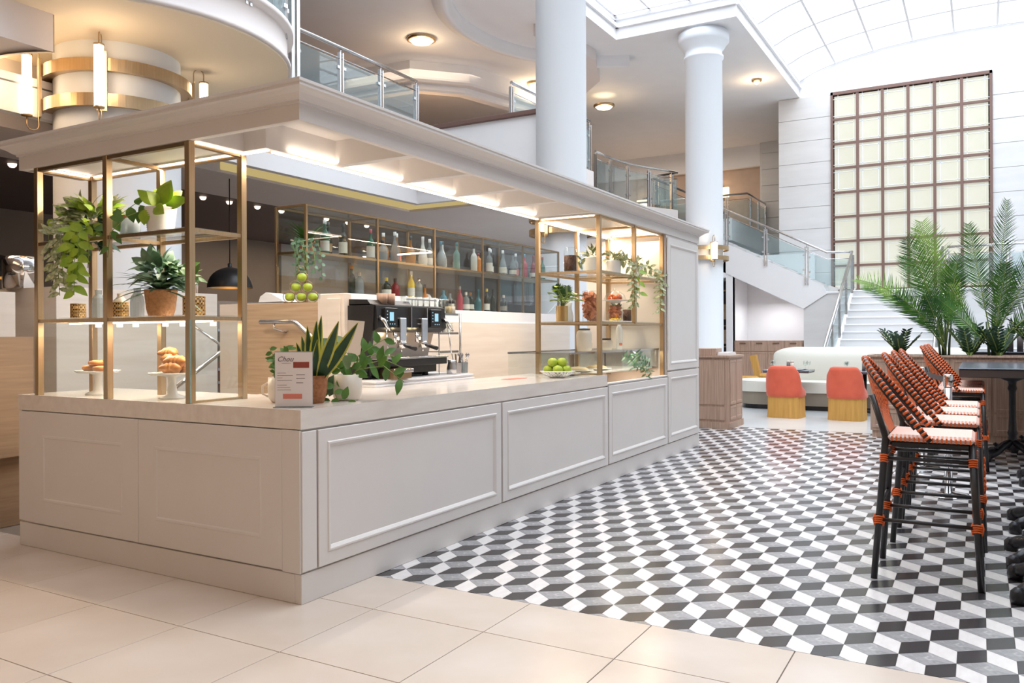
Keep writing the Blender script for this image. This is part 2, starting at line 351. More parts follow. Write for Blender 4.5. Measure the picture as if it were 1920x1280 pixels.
# large beige tiles, each a slab
xs = [0.145 - 0.692 * k for k in range(0, 12)][::-1] + [TX0]
ys = [-0.388 + 0.7095 * k for k in range(-14, 15)]
shared = {}
def in_view(x, y, z=0.0):
    d = Vector((x + 3.364, y + 3.283, z - 1.5)); f = d.dot(F)
    if f < 0.3: return False
    u = 960 + 1535 * d.dot(R) / f; v = 626.5 - 1535 * d.z / f
    return -250 < u < 2170 and -250 < v < 1560
rest = MB()
for i in range(len(xs) - 1):
    for j in range(len(ys) - 1):
        x0, x1, y0, y1 = xs[i], xs[i+1], ys[j], ys[j+1]
        vis = any(in_view(x, y) for x in (x0, x1) for y in (y0, y1))
        if x0 > -0.01 and y0 > 0.35: continue
        if vis:
            key = (round(x1 - x0, 3), round(y1 - y0, 3)); loc = ((x0 + x1)/2, (y0 + y1)/2, 0)
            if key in shared:
                o = bpy.data.objects.new('floor_tile', shared[key]); COL.objects.link(o); o.parent = floor; o.location = loc
            else:
                hx, hy = (x1 - x0)/2 - 0.0026, (y1 - y0)/2 - 0.0026
                o = MB().box(-hx, hx, -hy, hy, -0.006, 0, 0.001).build('floor_tile', 'beige_tile', floor, loc); shared[key] = o.data
        else: rest.box(x0 + .0015, x1 - .0015, y0 + .0015, y1 - .0015, -0.006, 0)
tag(rest.build('floor_tiles_beyond', 'beige_tile', floor), kind='stuff')
# tumbling-block marble tiles
TW = 0.2385; TS = 0.162; TDX = 0.0875
cand = {'white_tile': [], 'grey_tile': [], 'black_tile': []}
for r in range(-2, 42):
    for k in range(-45, 22):
        px = 1.010 - 2*(TS + TDX) + (TS + TDX) * r
        py = -0.0805 - TW * 0 + TW * k + (TW / 2) * ((r) % 2) - 0.0
        P = (px, py)
        shapes = {'black_tile': [(0, 0), (-TS, 0), (TDX - TS, -TW/2), (TDX, -TW/2)],
                  'white_tile': [(0, 0), (TDX, TW/2), (TDX - TS, TW/2), (-TS, 0)],
                  'grey_tile': [(0, 0), (TDX, -TW/2), (2*TDX, 0), (TDX, TW/2)]}
        for nm, sh in shapes.items():
            poly = [(px + a, py + b) for a, b in sh]; full = True
            for ax, val, kl in ((0, TX0, False), (0, TX1, True), (1, 0.005 if px < 7.45 else 0.9, True), (1, -11.0, False)):
                if any(((p[ax] <= val) != kl) for p in poly): poly = clip(poly, ax, val, kl); full = False
                if len(poly) < 3: break
            if len(poly) < 3 or area2(poly) < 2e-4: continue
            cx = sum(p[0] for p in poly)/len(poly); cy = sum(p[1] for p in poly)/len(poly)
            if not in_view(cx, cy): continue
            d2 = (cx + 3.364)**2 + (cy + 3.283)**2
            cand[nm].append((d2 / max(area2(poly), 1e-3) * 0.01, full, poly, (px, py), sh))
MT = {'white_tile': 'tw', 'grey_tile': 'tg', 'black_tile': 'tb'}
for nm, L in cand.items():
    L.sort(key=lambda t: t[0]); base = None; far = MB()
    for idx, (d2, full, poly, P, sh) in enumerate(L):
        if idx < 300:
            if full:
                if base is None: base = MB().prism(shrink(sh, 0.0016), -0.006, 0.0).build(nm, MT[nm], floor, (P[0], P[1], 0)); base = base.data; continue
                o = bpy.data.objects.new(nm, base); COL.objects.link(o); o.parent = floor; o.location = (P[0], P[1], 0)
            else: MB().prism(shrink(poly, 0.0016), -0.006, 0.0).build(nm, MT[nm], floor)
        else:
            far.prism(shrink(poly, 0.0016), -0.006, 0.0)
    if far.f: tag(far.build(nm + 's_beyond', MT[nm], floor), kind='stuff')
struct('floor_polished', MB().box(TX1 + .002, 28.4, -12.4, 14.4, -0.02, 0.0), 'wfloor')
struct('floor_service', MB().box(0.0, TX1, 0.02, 14.4, -0.02, -0.004), 'darkwall')

# ================================================================ ROOM SHELL
struct('wall_left', MB().box(-9.5, -9.2, -12.5, 14.5, 0, 8.3), 'beigewall')
struct('wall_front', MB().box(-9.5, 28.5, -12.5, -12.2, 0, 8.3), 'wallstone')
struct('wall_rear', MB().box(-9.5, 28.5, 12.0, 12.2, 0, 4.9), 'darkwall')
struct('wall_rear_upper', MB().box(-9.5, 28.5, 13.9, 14.1, 4.9, 8.3), 'beigewall')
struct('wall_lounge', MB().box(11.5, 20.5, 11.85, 11.98, 0, 3.0), 'lounge')
struct('wall_lounge_upper', MB().box(11.5, 20.5, 11.85, 11.98, 3.0, 3.79), 'lounge2')
# mezzanine slabs
CX, CY = 2.35, 5.0; Z1 = 3.8; Z2 = 4.9
mezz = [(5.35, 5.3), (8.3, 5.3), (8.3, 2.62), (8.9, 2.62), (8.9, 3.75), (12.4, 3.75), (13.4, 4.55), (14.96, 4.75), (16.2, 4.73), (17.4, 4.45), (18.5, 3.95), (18.7, 4.9), (20.5, 4.9), (20.5, 13.95), (-9.2, 13.95), (-9.2, 7.0), (5.35, 7.0)]
# slab with a stepped lit recess along its front edge: fascia beam + set back soffit
st = MB()
st.prism([(5.35, 5.3), (8.3, 5.3), (8.3, 2.62), (8.9, 2.62), (8.9, 3.75), (9.0, 6.0), (5.35, 6.0)], 4.08, Z2)
st.box(-3.0, 8.3, 5.3, 5.42, Z1, 4.1).box(8.3, 8.42, 2.62, 5.42, Z1, 4.1)
st.prism([(-3.0, 5.3), (5.35, 5.3), (5.35, 7.0), (-3, 7.0)], 4.12, 4.2)
struct('mezzanine_fascia', st, 'white')
st = MB()
st.prism([(-9.2, 7.58), (-9.2, 7.0), (-3, 6.0), (9.0, 6.0), (9.0, 3.75), (12.4, 3.75), (13.4, 4.55), (14.96, 4.75), (16.2, 4.73), (17.4, 4.45), (18.5, 3.95), (18.7, 4.9), (20.5, 4.9), (20.5, 7.58)], Z1, Z2)
struct('mezzanine_floor', st, 'ceil')
struct('ceiling_dark', MB().box(-9.2, 20.5, 7.58, 14.0, Z1 + .01, Z2), 'darkceil')
tag(MB().box(4.6, 9.0, 5.985, 5.999, 3.84, 4.07).box(8.98, 8.995, 3.8, 5.98, 3.84, 4.07).build('cove_light_strip', 'cove'), 'yellow glowing cove strip recessed in the ceiling behind the bar', 'cove light')
# upper solid balcony wall behind the lamp column
struct('wall_balcony', MB().box(-9.2, 6.95, 7.0, 7.15, Z2 - .3, 8.1), 'white')
# slab with round recess to the left of the lamp column
def arcp(r, a0, a1, n): return [(CX + r*math.cos(math.radians(a0 + (a1-a0)*i/n)), CY + r*math.sin(math.radians(a0 + (a1-a0)*i/n))) for i in range(n+1)]
poly = [(-9.2, 4.35)] + arcp(1.3, 210, 60, 26) + [(3.0, 7.0), (-9.2, 7.0)]
struct('ceiling_recess_slab', MB().prism(poly, 4.2, 4.56), 'ceil')
r_ = MB().lathe([(1.28, 4.2), (1.28, 4.56)], (CX, CY, 0), 26, math.radians(60), math.radians(210)).lathe([(1.28, 4.2), (1.40, 4.17)], (CX, CY, 0), 26, math.radians(60), math.radians(210))
struct('trim_recess_ring', r_, 'warmceil')
d_ = MB(); d_.slot(0).prism(arcp(1.82, 0, 354, 59), 4.56, 4.575); d_.slot(1).lathe([(1.80, 4.575), (1.85, 4.58), (1.85, 4.62), (1.81, 4.64), (1.81, 4.92), (1.88, 4.94), (1.88, 5.0), (1.6, 5.0)], (CX, CY, 0), 60)
struct('ceiling_drum', d_, ['warmceil', 'ceil'])
struct('daylight_screen_slab', MB().box(-9.2, -1.2, -12.2, 4.3, 4.3, 4.9), 'ceil')  # unseen slab added to keep skylight daylight off the short bar face
struct('daylight_screen_wall', MB().box(-1.35, -1.2, -12.2, 4.3, 4.9, 8.1), 'white')  # unseen wall added to hold the short bar face in shade

# upper ceiling with rooflight opening and stepped cornice
C1 = 8.1
def ceil_ring(b, z0, z1, g):
    # four plus notch boxes around the opening (opening: x 6.5-20.6, y -9..3.8, notch x>13.78 & y>1.11 is ceiling)
    b.box(-9.5, -0.8 - g, -12.5, 14.5, z0, z1); b.box(-0.8 - g, 28.5, 3.8 + g, 14.5, z0, z1)
    b.box(13.78 + g, 28.5, 1.11 + g, 3.8 + g, z0, z1); b.box(-0.8 - g, 28.5, -12.5, -9.0 - g, z0, z1); b.box(20.62 + g, 28.5, -9.0 - g, 1.11 + g, z0, z1)
b = MB(); ceil_ring(b, C1, C1 + 0.25, 0.0); struct('ceiling', b, 'white')
b = MB()
for (g, za, zb) in ((-0.06, C1 + .25, C1 + .33), (0.06, C1 + .33, C1 + .45)):
    b.box(-0.8 - g, -0.7 - g, -9, 3.8, za, zb).box(-0.8, 13.78, 3.8 + g, 3.9 + g, za, zb).box(13.78 + g, 13.88 + g, 1.11, 3.85, za, zb)
    b.box(13.78, 20.62, 1.11 + g, 1.21 + g, za, zb).box(-0.8, 20.6, -9.1 - g, -9.0 - g, za, zb)
b.box(-1.0, -0.8, -9.2, 4.0, C1 + .45, 8.7).box(-1.0, 13.98, 3.82, 4.0, C1 + .45, 8.7).box(13.8, 13.98, 1.13, 4.0, C1 + .45, 8.7).box(13.8, 20.9, 1.13, 1.3, C1 + .45, 8.7).box(-1.0, 20.9, -9.2, -9.02, C1 + .45, 8.7)
struct('trim_rooflight_curb', b, 'white')
# barrel rooflight: ribs, bars and panes
YB0, YB1, RISE = -7.5, 1.11, 0.95
def vz(y):
    t = (y - (YB0 + YB1)/2) / ((YB1 - YB0)/2); return 8.55 + RISE * math.sqrt(max(0, 1 - t*t*0.92)) - RISE*0.28
ny = 9; yv = [YB0 + (YB1 - YB0)*i/ny for i in range(ny + 1)]; xv = [-0.8 + 21.4*i/13 for i in range(14)]
sky = struct('window_rooflight', MB().box(-0.9, 20.7, YB1, YB1 + .08, 8.6, 8.72).box(-0.9, 20.7, YB0 - .08, YB0, 8.6, 8.72).box(-0.9, 20.7, -9.0, YB0, 8.64, 8.7), 'white')
mem = None
for i in range(ny + 1): MB().box(-0.8, 20.6, yv[i] - .022, yv[i] + .022, vz(yv[i]) - .03, vz(yv[i]) + .02).build('glazing_bar', 'white', sky)
for x in xv: MB().tube([(x, y, vz(y)) for y in [YB0 + (YB1-YB0)*k/24 for k in range(25)]], 0.028, 6).build('rib', 'white', sky)
for i in range(13):
    for j in range(ny):
        a, c = xv[i], xv[i+1]; y0, y1 = yv[j], yv[j+1]
        MB().add([(a, y0, vz(y0) + .03), (c, y0, vz(y0) + .03), (c, y1, vz(y1) + .03), (a, y1, vz(y1) + .03)], [(0, 1, 2, 3)]).build('pane', 'skyglass', sky, fix=False)
for x in (-0.7, 1.1, 2.9, 4.7, 6.5, 8.3, 10.1, 11.9, 13.7): MB().box(x - .025, x + .025, 1.2, 3.85, 8.62, 8.68).build('glazing_bar', 'white', sky)
for y in (1.2, 2.1, 3.0, 3.8): MB().box(-0.8, 13.8, y - .02, y + .02, 8.62, 8.68).build('glazing_bar', 'white', sky)
for x in (-0.7, 1.1, 2.9, 4.7, 6.5, 8.3, 10.1, 11.9):
    for y in (1.2, 2.1, 3.0): MB().add([(x, y, 8.69), (x + 1.8, y, 8.69), (x + 1.8, y + .85, 8.69), (x, y + .85, 8.69)], [(0, 1, 2, 3)]).build('pane', 'skyglass', sky, fix=False)
# gable over end wall
gp = [(YB0, 8.1), (1.3, 8.1)] + [(y, vz(y)) for y in yv[::-1]]
g = MB(); n = len(gp)
g.add([(20.65, y, z) for y, z in gp] + [(20.9, y, z) for y, z in gp], [tuple(range(n)), tuple(range(2*n-1, n-1, -1))] + [(i, n+i, n+(i+1) % n, (i+1) % n) for i in range(n)])
g.box(20.65, 20.9, -9.2, YB0, 8.1, 8.7)
struct('wall_gable', g, 'white')
# lowered octagonal bulkheads on the mezzanine ceiling
def bulk(name, pts, z0, wd):
    P = [Vector(p) for p in pts]; n = len(P)
    def off(i, o):
        ts = [(P[k+1] - P[k]).normalized() for k in (i - 1, i) if 0 <= k < n - 1]
        ns = [Vector((-t.y, t.x)) for t in ts]; m_ = sum(ns, Vector((0, 0))).normalized(); return P[i] + m_ * (o / m_.dot(ns[0]))
    pf = [(0, 8.1), (0, z0 + .12), (-.05, z0 + .10), (-.05, z0 + .04), (0, z0), (.22, z0), (.22, z0 - .12), (.26, z0 - .16), (.5, z0 - .16), (.5, z0 + .1), (.7, 8.1)]
    b = MB(); vs = []; fs = []; m = len(pf)
    for i in range(n):
        for o, z in pf: q = off(i, o * (1 if wd > 0 else -1)); vs.append((q.x, q.y, z))
    for i in range(n - 1):
        for j in range(m - 1): fs.append((i*m+j, i*m+j+1, (i+1)*m+j+1, (i+1)*m+j))
    b.add(vs, fs); struct(name, b, 'white')
bulk('ceiling_bulkhead_rear', [(16.5, 6.9), (13.6, 7.6), (12.5, 8.6), (12.3, 12.5)][::-1][::-1], 7.62, -1.1)
b = MB(); pts = [(14.1, 4.4), (15.8, 4.25), (20.2, 4.1)]
b.prism([(12.0, 4.6), (14.1, 4.45), (15.6, 5.0), (20.4, 9.5), (20.4, 9.9), (15.4, 5.35), (14.0, 4.8), (12.0, 4.95)], 7.85, 8.1)
struct('ceiling_tray', b, 'ceil')
b = MB(); cc = (13.8, 3.2)
b.lathe([(3.5, 8.1), (3.5, 7.95), (3.56, 7.93), (3.56, 7.88), (3.68, 7.86), (3.72, 7.9), (3.86, 7.93), (3.9, 8.1)], (11.62, 2.6, 0), 64, math.radians(22), math.radians(158))
struct('trim_ceiling_ring', b, 'white')
# mezzanine right part (beyond the stairs) and its walls
struct('mezzanine_right_floor', MB().box(20.9, 28.4, 3.1, 14.0, 4.25, Z2).box(25.5, 28.4, 1.9, 3.1, 4.25, Z2).box(18.7, 20.9, 4.9, 14, 4.25, Z2), 'white')
struct('wall_mezzanine_side', MB().box(26.0, 26.3, 2.9, 14.0, Z2, 7.35), 'beigewall')
struct('wall_mezzanine_header', MB().box(25.8, 26.3, 2.9, 14.0, 7.35, 8.1), 'white')
pier = struct('wall_pier', MB().box(25.6, 25.98, 1.2, 3.35, 0, 8.1), 'wallstone')
for k in range(7): MB().box(25.575, 25.6, 1.25, 3.3, Z2 + .02 + k*.56, Z2 + .02 + k*.56 + .54, .008).build('panel', 'wallstone', pier)
struct('wall_right_outer', MB().box(28.2, 28.5, -12.5, 14.5, 0, 8.3), 'white')

# end wall with the great window
WX = 20.6; WY0, WY1, WZ0, WZ1 = -3.50, 0.22, 2.66, 8.02
ew = struct('wall_end', MB().box(WX + .02, WX + .3, WY1, 1.68, 0, 8.1).box(WX + .02, WX + .3, -12.2, WY0, 0, 8.1).box(WX + .02, WX + .3, WY0, WY1, 0, WZ0).box(WX + .02, WX + .3, WY0, WY1, WZ1, 8.1), 'wallstone')
z = 8.08; k = 0
while z > 0.1:
    z0 = max(z - 0.615, 0)
    MB().box(WX - .01, WX + .02, WY1 + .06, 1.68, z0 + .008, z, .006).build('panel', 'wallstone', ew)
    for (ya, yb) in ((WY0 - .06, -5.2), (-5.22, -6.9)): MB().box(WX - .01, WX + .02, ya, yb, z0 + .008, z, .006).build('panel', 'wallstone', ew)
    z = z0
win = struct('window_1', MB().box(WX - .06, WX + .1, WY0 - .06, WY0, WZ0 - .08, WZ1 + .08).box(WX - .06, WX + .1, WY1, WY1 + .06, WZ0 - .08, WZ1 + .08).box(WX - .06, WX + .1, WY0 - .06, WY1 + .06, WZ1, WZ1 + .08).box(WX - .06, WX + .1, WY0 - .06, WY1 + .06, WZ0 - .08, WZ0), 'bronze')
NC, NR = 6, 8; dw = (WY1 - WY0)/NC; dh = (WZ1 - WZ0)/NR
for i in range(1, NC): MB().box(WX - .04, WX + .08, WY0 + dw*i - .035, WY0 + dw*i + .035, WZ0, WZ1).build('mullion', 'bronze', win)
for j in range(1, NR): MB().box(WX - .03, WX + .07, WY0, WY1, WZ0 + dh*j - .03, WZ0 + dh*j + .03).build('transom', 'bronze', win)
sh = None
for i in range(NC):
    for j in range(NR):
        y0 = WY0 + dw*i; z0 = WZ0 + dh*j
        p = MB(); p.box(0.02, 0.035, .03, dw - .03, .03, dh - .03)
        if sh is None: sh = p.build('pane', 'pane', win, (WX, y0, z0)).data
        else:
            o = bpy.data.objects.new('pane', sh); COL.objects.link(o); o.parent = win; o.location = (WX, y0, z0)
ld = MB()
for i in range(NC):
    for j in range(NR):
        y0 = WY0 + dw*i; z0 = WZ0 + dh*j; q = .008 if j >= 4 else .004
        for t in (.16, .80): ld.box(WX + .008, WX + .02, y0 + dw*t - q, y0 + dw*t + q, z0, z0 + dh)
        for t in (.14, .84): ld.box(WX + .008, WX + .02, y0, y0 + dw, z0 + dh*t - q, z0 + dh*t + q)
tag(ld.build('leading', 'lead', win), kind='stuff')

# ================================================================ COLUMNS
def column(name, x, y, r, zt, cap=True):
    b = MB()
    p = [(r + .09, 0), (r + .09, .16), (r + .05, .2), (r + .02, .26), (r, .32), (r, zt - .62)]
    if cap: p += [(r + .03, zt - .60), (r + .03, zt - .55), (r, zt - .53), (r, zt - .42), (r + .05, zt - .38), (r + .12, zt - .26), (r + .15, zt - .24), (r + .15, zt - .06), (r + .10, zt - .04), (r + .10, zt)]
    else: p += [(r, zt)]
    b.lathe(p, (x, y, 0), 48); return struct(name, b, 'column')
column('column_lamp', CX, CY, 0.64, 4.56, False)
column('column_middle', 8.3, 2.48, 0.40, 8.1)
column('column_far', 14.35, 1.98, 0.40, 8.1)

# parapet with dark wood cap on the mezzanine edge
struct('wall_parapet', MB().box(8.22, 8.3, 2.68, 5.3, 4.1, 5.02).box(8.3, 8.7, 2.68, 2.9, 4.17, 5.0), 'white')
struct('trim_parapet_cap', MB().box(8.16, 8.40, 2.64, 5.6, 5.02, 5.10, .01).box(6.9, 8.2, 5.55, 5.7, 4.9, 5.2), 'bronze')

# ================================================================ RAILINGS
def balustrade(name, label, pts, spacing=1.15, h=1.05, posts=2, end_post=True, gapglass=0.06):
    """pts: polyline (x, y, z of floor)."""
    t = thing(name, label, 'railing', pts[0]); O = Vector(pts[0]); P = [Vector(p) - O for p in pts]
    MB().tube([p + U*h for p in P], 0.032, 10).build('handrail', 'steel', t)
    MB().tube([p + U*(h - .17) for p in P], 0.010, 6).build('upper_rail', 'steel', t)
    # resample
    L = [0]
    for i in range(1, len(P)): L.append(L[-1] + (P[i] - P[i-1]).length)
    def at(s):
        s = max(0, min(s, L[-1]))
        for i in range(1, len(P)):
            if s <= L[i] + 1e-9: k = (s - L[i-1])/max(L[i] - L[i-1], 1e-9); return P[i-1].lerp(P[i], k)
        return P[-1]
    n = max(1, round(L[-1]/spacing)); sp = L[-1]/n
    for i in range(n + 1):
        c = at(i*sp); c2 = at(i*sp + .05) - at(i*sp - .05); d = Vector((c2.x, c2.y, 0)).normalized(); nn = Vector((-d.y, d.x, 0))
        b = MB()
        for s_ in (-.032, .032):
            b.obox(c + d*s_ + U*((h - .08 - .12)/2), d, nn, U, 0.014, 0.026, (h - .08 + .12)/2)
        b.obox(c + U*(h - .11), d, nn, U, .03, .012, .012).tube([c + U*(h - .1), c + U*(h - .02)], .009, 6)
        b.build('post', 'steel', t)
        if i < n:
            a0, a1 = i*sp + gapglass, (i+1)*sp - gapglass; m_ = 4
            vs = []; fs = []
            for k in range(m_ + 1):
                q = at(a0 + (a1 - a0)*k/m_); e = at(a0 + (a1-a0)*k/m_ + .02) - at(a0 + (a1-a0)*k/m_ - .02); e = Vector((e.x, e.y, 0)).normalized(); e = Vector((-e.y, e.x, 0))*.005
                vs += [q + e + U*.08, q - e + U*.08, q - e + U*(h - .2), q + e + U*(h - .2)]
            for k in range(m_):
                for w_ in range(4): fs.append((k*4 + w_, k*4 + (w_+1) % 4, k*4 + 4 + (w_+1) % 4, k*4 + 4 + w_))
            fs += [(0, 1, 2, 3), (m_*4 + 3, m_*4 + 2, m_*4 + 1, m_*4)]
            MB().add(vs, fs).build('glass_panel', 'glassb', t)
            b = MB()
            for q_, s_ in ((a0 + .01, -1), (a1 - .01, 1)):
                for zz in (.22, h - .32): b.obox(at(q_) + U*zz, (1, 0, 0), (0, 1, 0), U, .028, .028, .022)
            b.build('glass_clamp', 'steel', t)
    return t
balustrade('balustrade', 'steel and glass railing above the front of the bar canopy', [(5.35, 5.3, Z2), (8.28, 5.3, Z2)], 0.98)
balustrade('balustrade', 'short steel railing right behind the thick middle column', [(9.2, 3.9, Z2), (12.3, 3.8, Z2)], 1.0)
balustrade('balustrade', 'curved steel and glass mezzanine railing between the two white columns', [(14.96, 4.85, Z2), (15.5, 4.86, Z2), (16.2, 4.80, Z2), (16.9, 4.68, Z2), (17.5, 4.45, Z2), (18.1, 4.15, Z2), (18.6, 4.0, Z2), (18.72, 4.6, Z2)], 0.95)
balustrade('balustrade', 'steel railing on the far balcony below the right wall sconce', [(23.0, 8.0, Z2), (23.0, 3.15, Z2), (25.5, 3.15, Z2)], 1.1)
dr = [(CX + 1.8*math.cos(math.radians(a)), CY + 1.8*math.sin(math.radians(a)), 5.0) for a in range(-175, 15, 8)]
balustrade('balustrade', 'curved steel railing on the white drum over the lamp column', dr, 0.9)
MB_ = MB()
for d_ in (0, .09): MB_.box(3.98 + d_, 4.03 + d_, 4.0, 4.06, 4.3, 6.4)
tag(MB_.build('steel_stanchion', 'steel'), 'tall twin steel stanchion at the edge of the white drum', 'post')

# ================================================================ STAIRS
LZ = 2.55; SX0, SX1 = 14.05, 18.7; FY0, FY1 = -2.45, -0.55
stair = struct('stairs', MB().box(SX1, WX + .02, -6.5, 0.68, 0, LZ - .06), 'wallstone')
nr = 15; rr = LZ/nr; td = (SX1 - SX0)/(nr)
for i in range(nr):
    MB().box(SX0 + td*i, SX1, FY0, FY1, 0 if i == 0 else rr*i - .002, rr*(i+1) - .03).build('riser', 'wallstone', stair)
    MB().box(SX0 + td*i - .025, SX0 + td*(i+1), FY0, FY1, rr*(i+1) - .03, rr*(i+1), .006).build('tread', 'white', stair)
MB().box(SX1 - .03, WX, -6.5, 0.68, LZ - .06, LZ, .01).build('landing', 'white', stair)
# side cheeks
for y0, y1 in ((FY1, FY1 + .12), (FY0 - .12, FY0)):
    MB().prof([(-.1, 0), (0.35, .36), (SX1 - SX0 + .1, LZ + .06), (SX1 - SX0 + .1, 0)], (SX0, y0, 0), (SX0, y1, 0), (1, 0, 0)).build('cheek', 'white', stair)
# upper flight rising along the end wall (towards +Y) with solid stringer
st2 = struct('stairs_upper', MB().prof([(0.1, 2.50), (0.68, 2.12), (4.95, 4.25), (4.95, 4.9), (4.7, 4.9), (0.2, 2.72)], (18.66, 0, 0), (18.76, 0, 0), (0, 1, 0)), 'white')
n2 = 14
for i in range(n2):
    y0 = .1 + (4.8/n2)*i; z1 = LZ + (Z2 - LZ)/n2*(i+1)
    MB().box(18.76, WX - .02, y0, y0 + 4.8/n2 + .03, z1 - .17, z1).build('step', 'wallstone', st2)
MB().prof([(0.68, 2.10), (4.95, 4.23), (4.95, 4.4), (0.68, 2.27)], (18.76, 0, 0), (WX, 0, 0), (0, 1, 0)).build('soffit', 'white', st2)
balustrade('stair_railing', 'glass and steel railing of the upper stair flight', [(18.64, 4.7, 4.95), (18.64, 0.1, 2.62), (18.64, -.5, 2.6)], 1.15, .92)
balustrade('stair_railing', 'steel handrail on the open side of the lower stair flight, beside the wall', [(18.6, -.5, 2.6), (14.3, -.5, .25)], 1.1, .92)
balustrade('stair_railing', 'steel handrail of the lower stair flight, behind the palms', [(18.6, -2.5, 2.6), (14.3, -2.5, .25)], 1.1, .92)
balustrade('landing_railing', 'horizontal landing railing in front of the window behind the palms', [(18.64, -2.6, 2.6), (18.64, -6.3, 2.6)], 1.2, .92)
# under stairs alcove
struct('wall_alcove', MB().box(20.3, 20.4, .68, 5.0, 0, 3.7).box(18.7, 20.4, 4.9, 5.0, 0, 4.2), 'white')
struct('wall_alcove_side', MB().box(18.7, 20.3, 2.50, 2.56, 0, 3.3), 'white')
struct('wall_alcove_jamb', MB().box(18.68, 18.9, 2.50, 2.68, 0, 3.2), 'white')
struct('trim_alcove_lintel', MB().box(18.66, 18.76, 2.68, 4.9, 3.0, 3.6), 'white')
# ================================================================ BAR COUNTER
def framed(name, parent, u0, u1, z0, z1, loops, axis='y', sgn=-1, base=0.0, mt='paint'):
    """panelled board on plane y=base (axis 'y') or x=base (axis 'x'); loops = [(inset, proud)]"""
    vs = []; fs = []
    for ins, pr in loops:
        i = min(ins, (u1-u0)/2 - .001, (z1-z0)/2 - .001)
        for a, z in ((u0+i, z0+i), (u1-i, z0+i), (u1-i, z1-i), (u0+i, z1-i)):
            vs.append((a, base + sgn*pr, z) if axis == 'y' else (base + sgn*pr, a, z))
    n = len(loops)
    for k in range(n - 1):
        for j in range(4): fs.append((k*4+j, k*4+(j+1) % 4, k*4+4+(j+1) % 4, k*4+4+j))
    fs.append(tuple((n-1)*4 + j for j in range(4)))
    return MB().add(vs, fs).build(name, mt, parent)
LP = [(0, -.004), (0, .012), (.003, .014), (.072, .014), (.078, .020), (.088, .020), (.104, .008), (.108, .004), (.118, .004)]
LPS = [(0, -.004), (0, .010), (.003, .012), (.16, .012), (.166, .015), (.178, .015), (.186, .009)]
bar = thing('bar_counter', 'long cream panelled bar counter with thick pale worktop and tall end wall', 'bar counter', (0, 0, 0))
b = MB().box(0.012, 4.30, .012, .84, 0, .975).box(.012, .74, .84, 2.74, 0, .975).box(4.30, 6.14, .012, .84, 0, .80).box(4.30, 6.14, .012, .03, .80, .985).box(4.30, 4.33, .012, .84, .80, .985)
b.box(4.30, 6.14, .80, .84, .80, 1.0).box(.74, 3.15, .84, 1.15, 0, .975)
b.build('body', 'paint', bar)
MB().box(0, 7.40, 0, .05, 0, .168, .003).box(0, .05, .05, 2.752, 0, .168, .003).build('plinth', 'paint', bar)
MB().box(6.14, 7.39, .012, 1.06, 0, 2.70).build('end_wall', 'paint', bar)
wt = MB(); wt.prism([(-.004, -.004), (4.298, -.004), (4.298, .86), (3.16, .86), (3.16, 1.17), (.76, 1.17), (.76, 2.755), (-.004, 2.755)], .975, 1.084)
wt.build('worktop', 'counter', bar)
MB().box(4.296, 6.14, 0, .05, .985, 1.0, .003).build('ledge', 'paint', bar)
framed('panel', bar, .125, 2.168, .180, .962, LP); framed('panel', bar, 2.192, 4.285, .180, .962, LP)
framed('panel', bar, 4.315, 6.10, .180, .972, LP); framed('panel', bar, 6.14, 7.36, .180, 1.035, LP)
framed('panel', bar, 6.14, 7.36, 1.055, 2.66, LP)
framed('panel', bar, .0, .115, .180, .962, [(0, -.004), (0, .008), (.003, .010)])
framed('panel', bar, .135, 1.395, .180, .968, LPS, 'x', -1); framed('panel', bar, 1.398, 2.61, .180, .968, LPS, 'x', -1); framed('stile', bar, .0, .133, .174, .970, [(0, -.004), (0, .011)], 'x', -1)
framed('stile', bar, 2.62, 2.75, .182, .965, [(0, -.004), (0, .004)], 'x', -1)
MB().box(.02, .70, 2.745, 2.752, .18, .97).build('panel', 'paint', bar)

# ---------------------------------------------------------------- canopy
can = thing('bar_canopy', 'cream canopy with crown moulding and light strips above the bar', 'canopy', (0, 0, 2.70))
can.location = (0, 0, 0)
def sweep(name, profile, mt):     # profile in (outward, z); path: (7.46,0) -> (0,0) -> (0,2.74) with mitre, end returns
    vs = []; fs = []; n = len(profile)
    for (px, py, dx, dy) in ((7.44, .8, 1, 0), (7.44, 0, 1, -1), (0, 0, -1, -1), (0, 2.74, -1, 1), (.47, 2.74, 0, 1)):
        for o_, z_ in profile: vs.append((px + dx*o_, py + dy*o_, z_))
    for k in range(4):
        for j in range(n - 1): fs.append((k*n+j, k*n+j+1, k*n+n+j+1, k*n+n+j))
    return MB().add(vs, fs).build(name, mt, can)
sweep('fascia', [(-.02, 2.70), (0, 2.70), (0, 2.795)], 'paint')
sweep('crown_moulding', [(0, 2.793), (.012, 2.795), (.014, 2.808), (.03, 2.815), (.055, 2.835), (.085, 2.85), (.105, 2.855), (.105, 2.872), (.112, 2.876), (.112, 2.892), (0, 2.894), (-.04, 2.894)], 'paint')
b = MB()
b.box(.015, 7.43, .015, .05, 2.701, 2.88).box(.015, .05, .05, 2.73, 2.701, 2.88)          # front beams
b.box(.40, 4.24, .68, .78, 2.70, 2.876).box(.40, .48, .781, 2.735, 2.70, 2.876)      # inner beams
b.box(4.241, 7.43, .74, .785, 2.70, 2.876)
b.build('inner_beam', 'paintin', can)
b = MB().box(.02, 7.42, .02, .79, 2.875, 2.89).box(.02, .47, .78, 2.72, 2.875, 2.89)
b.build('roof_board', 'paintin', can)
MB().box(.03, .42, .93, 2.72, 2.712, 2.73).build('soffit', 'paintin', can); MB().box(4.2, 7.42, .03, .76, 2.712, 2.73).build('soffit', 'paintin', can)
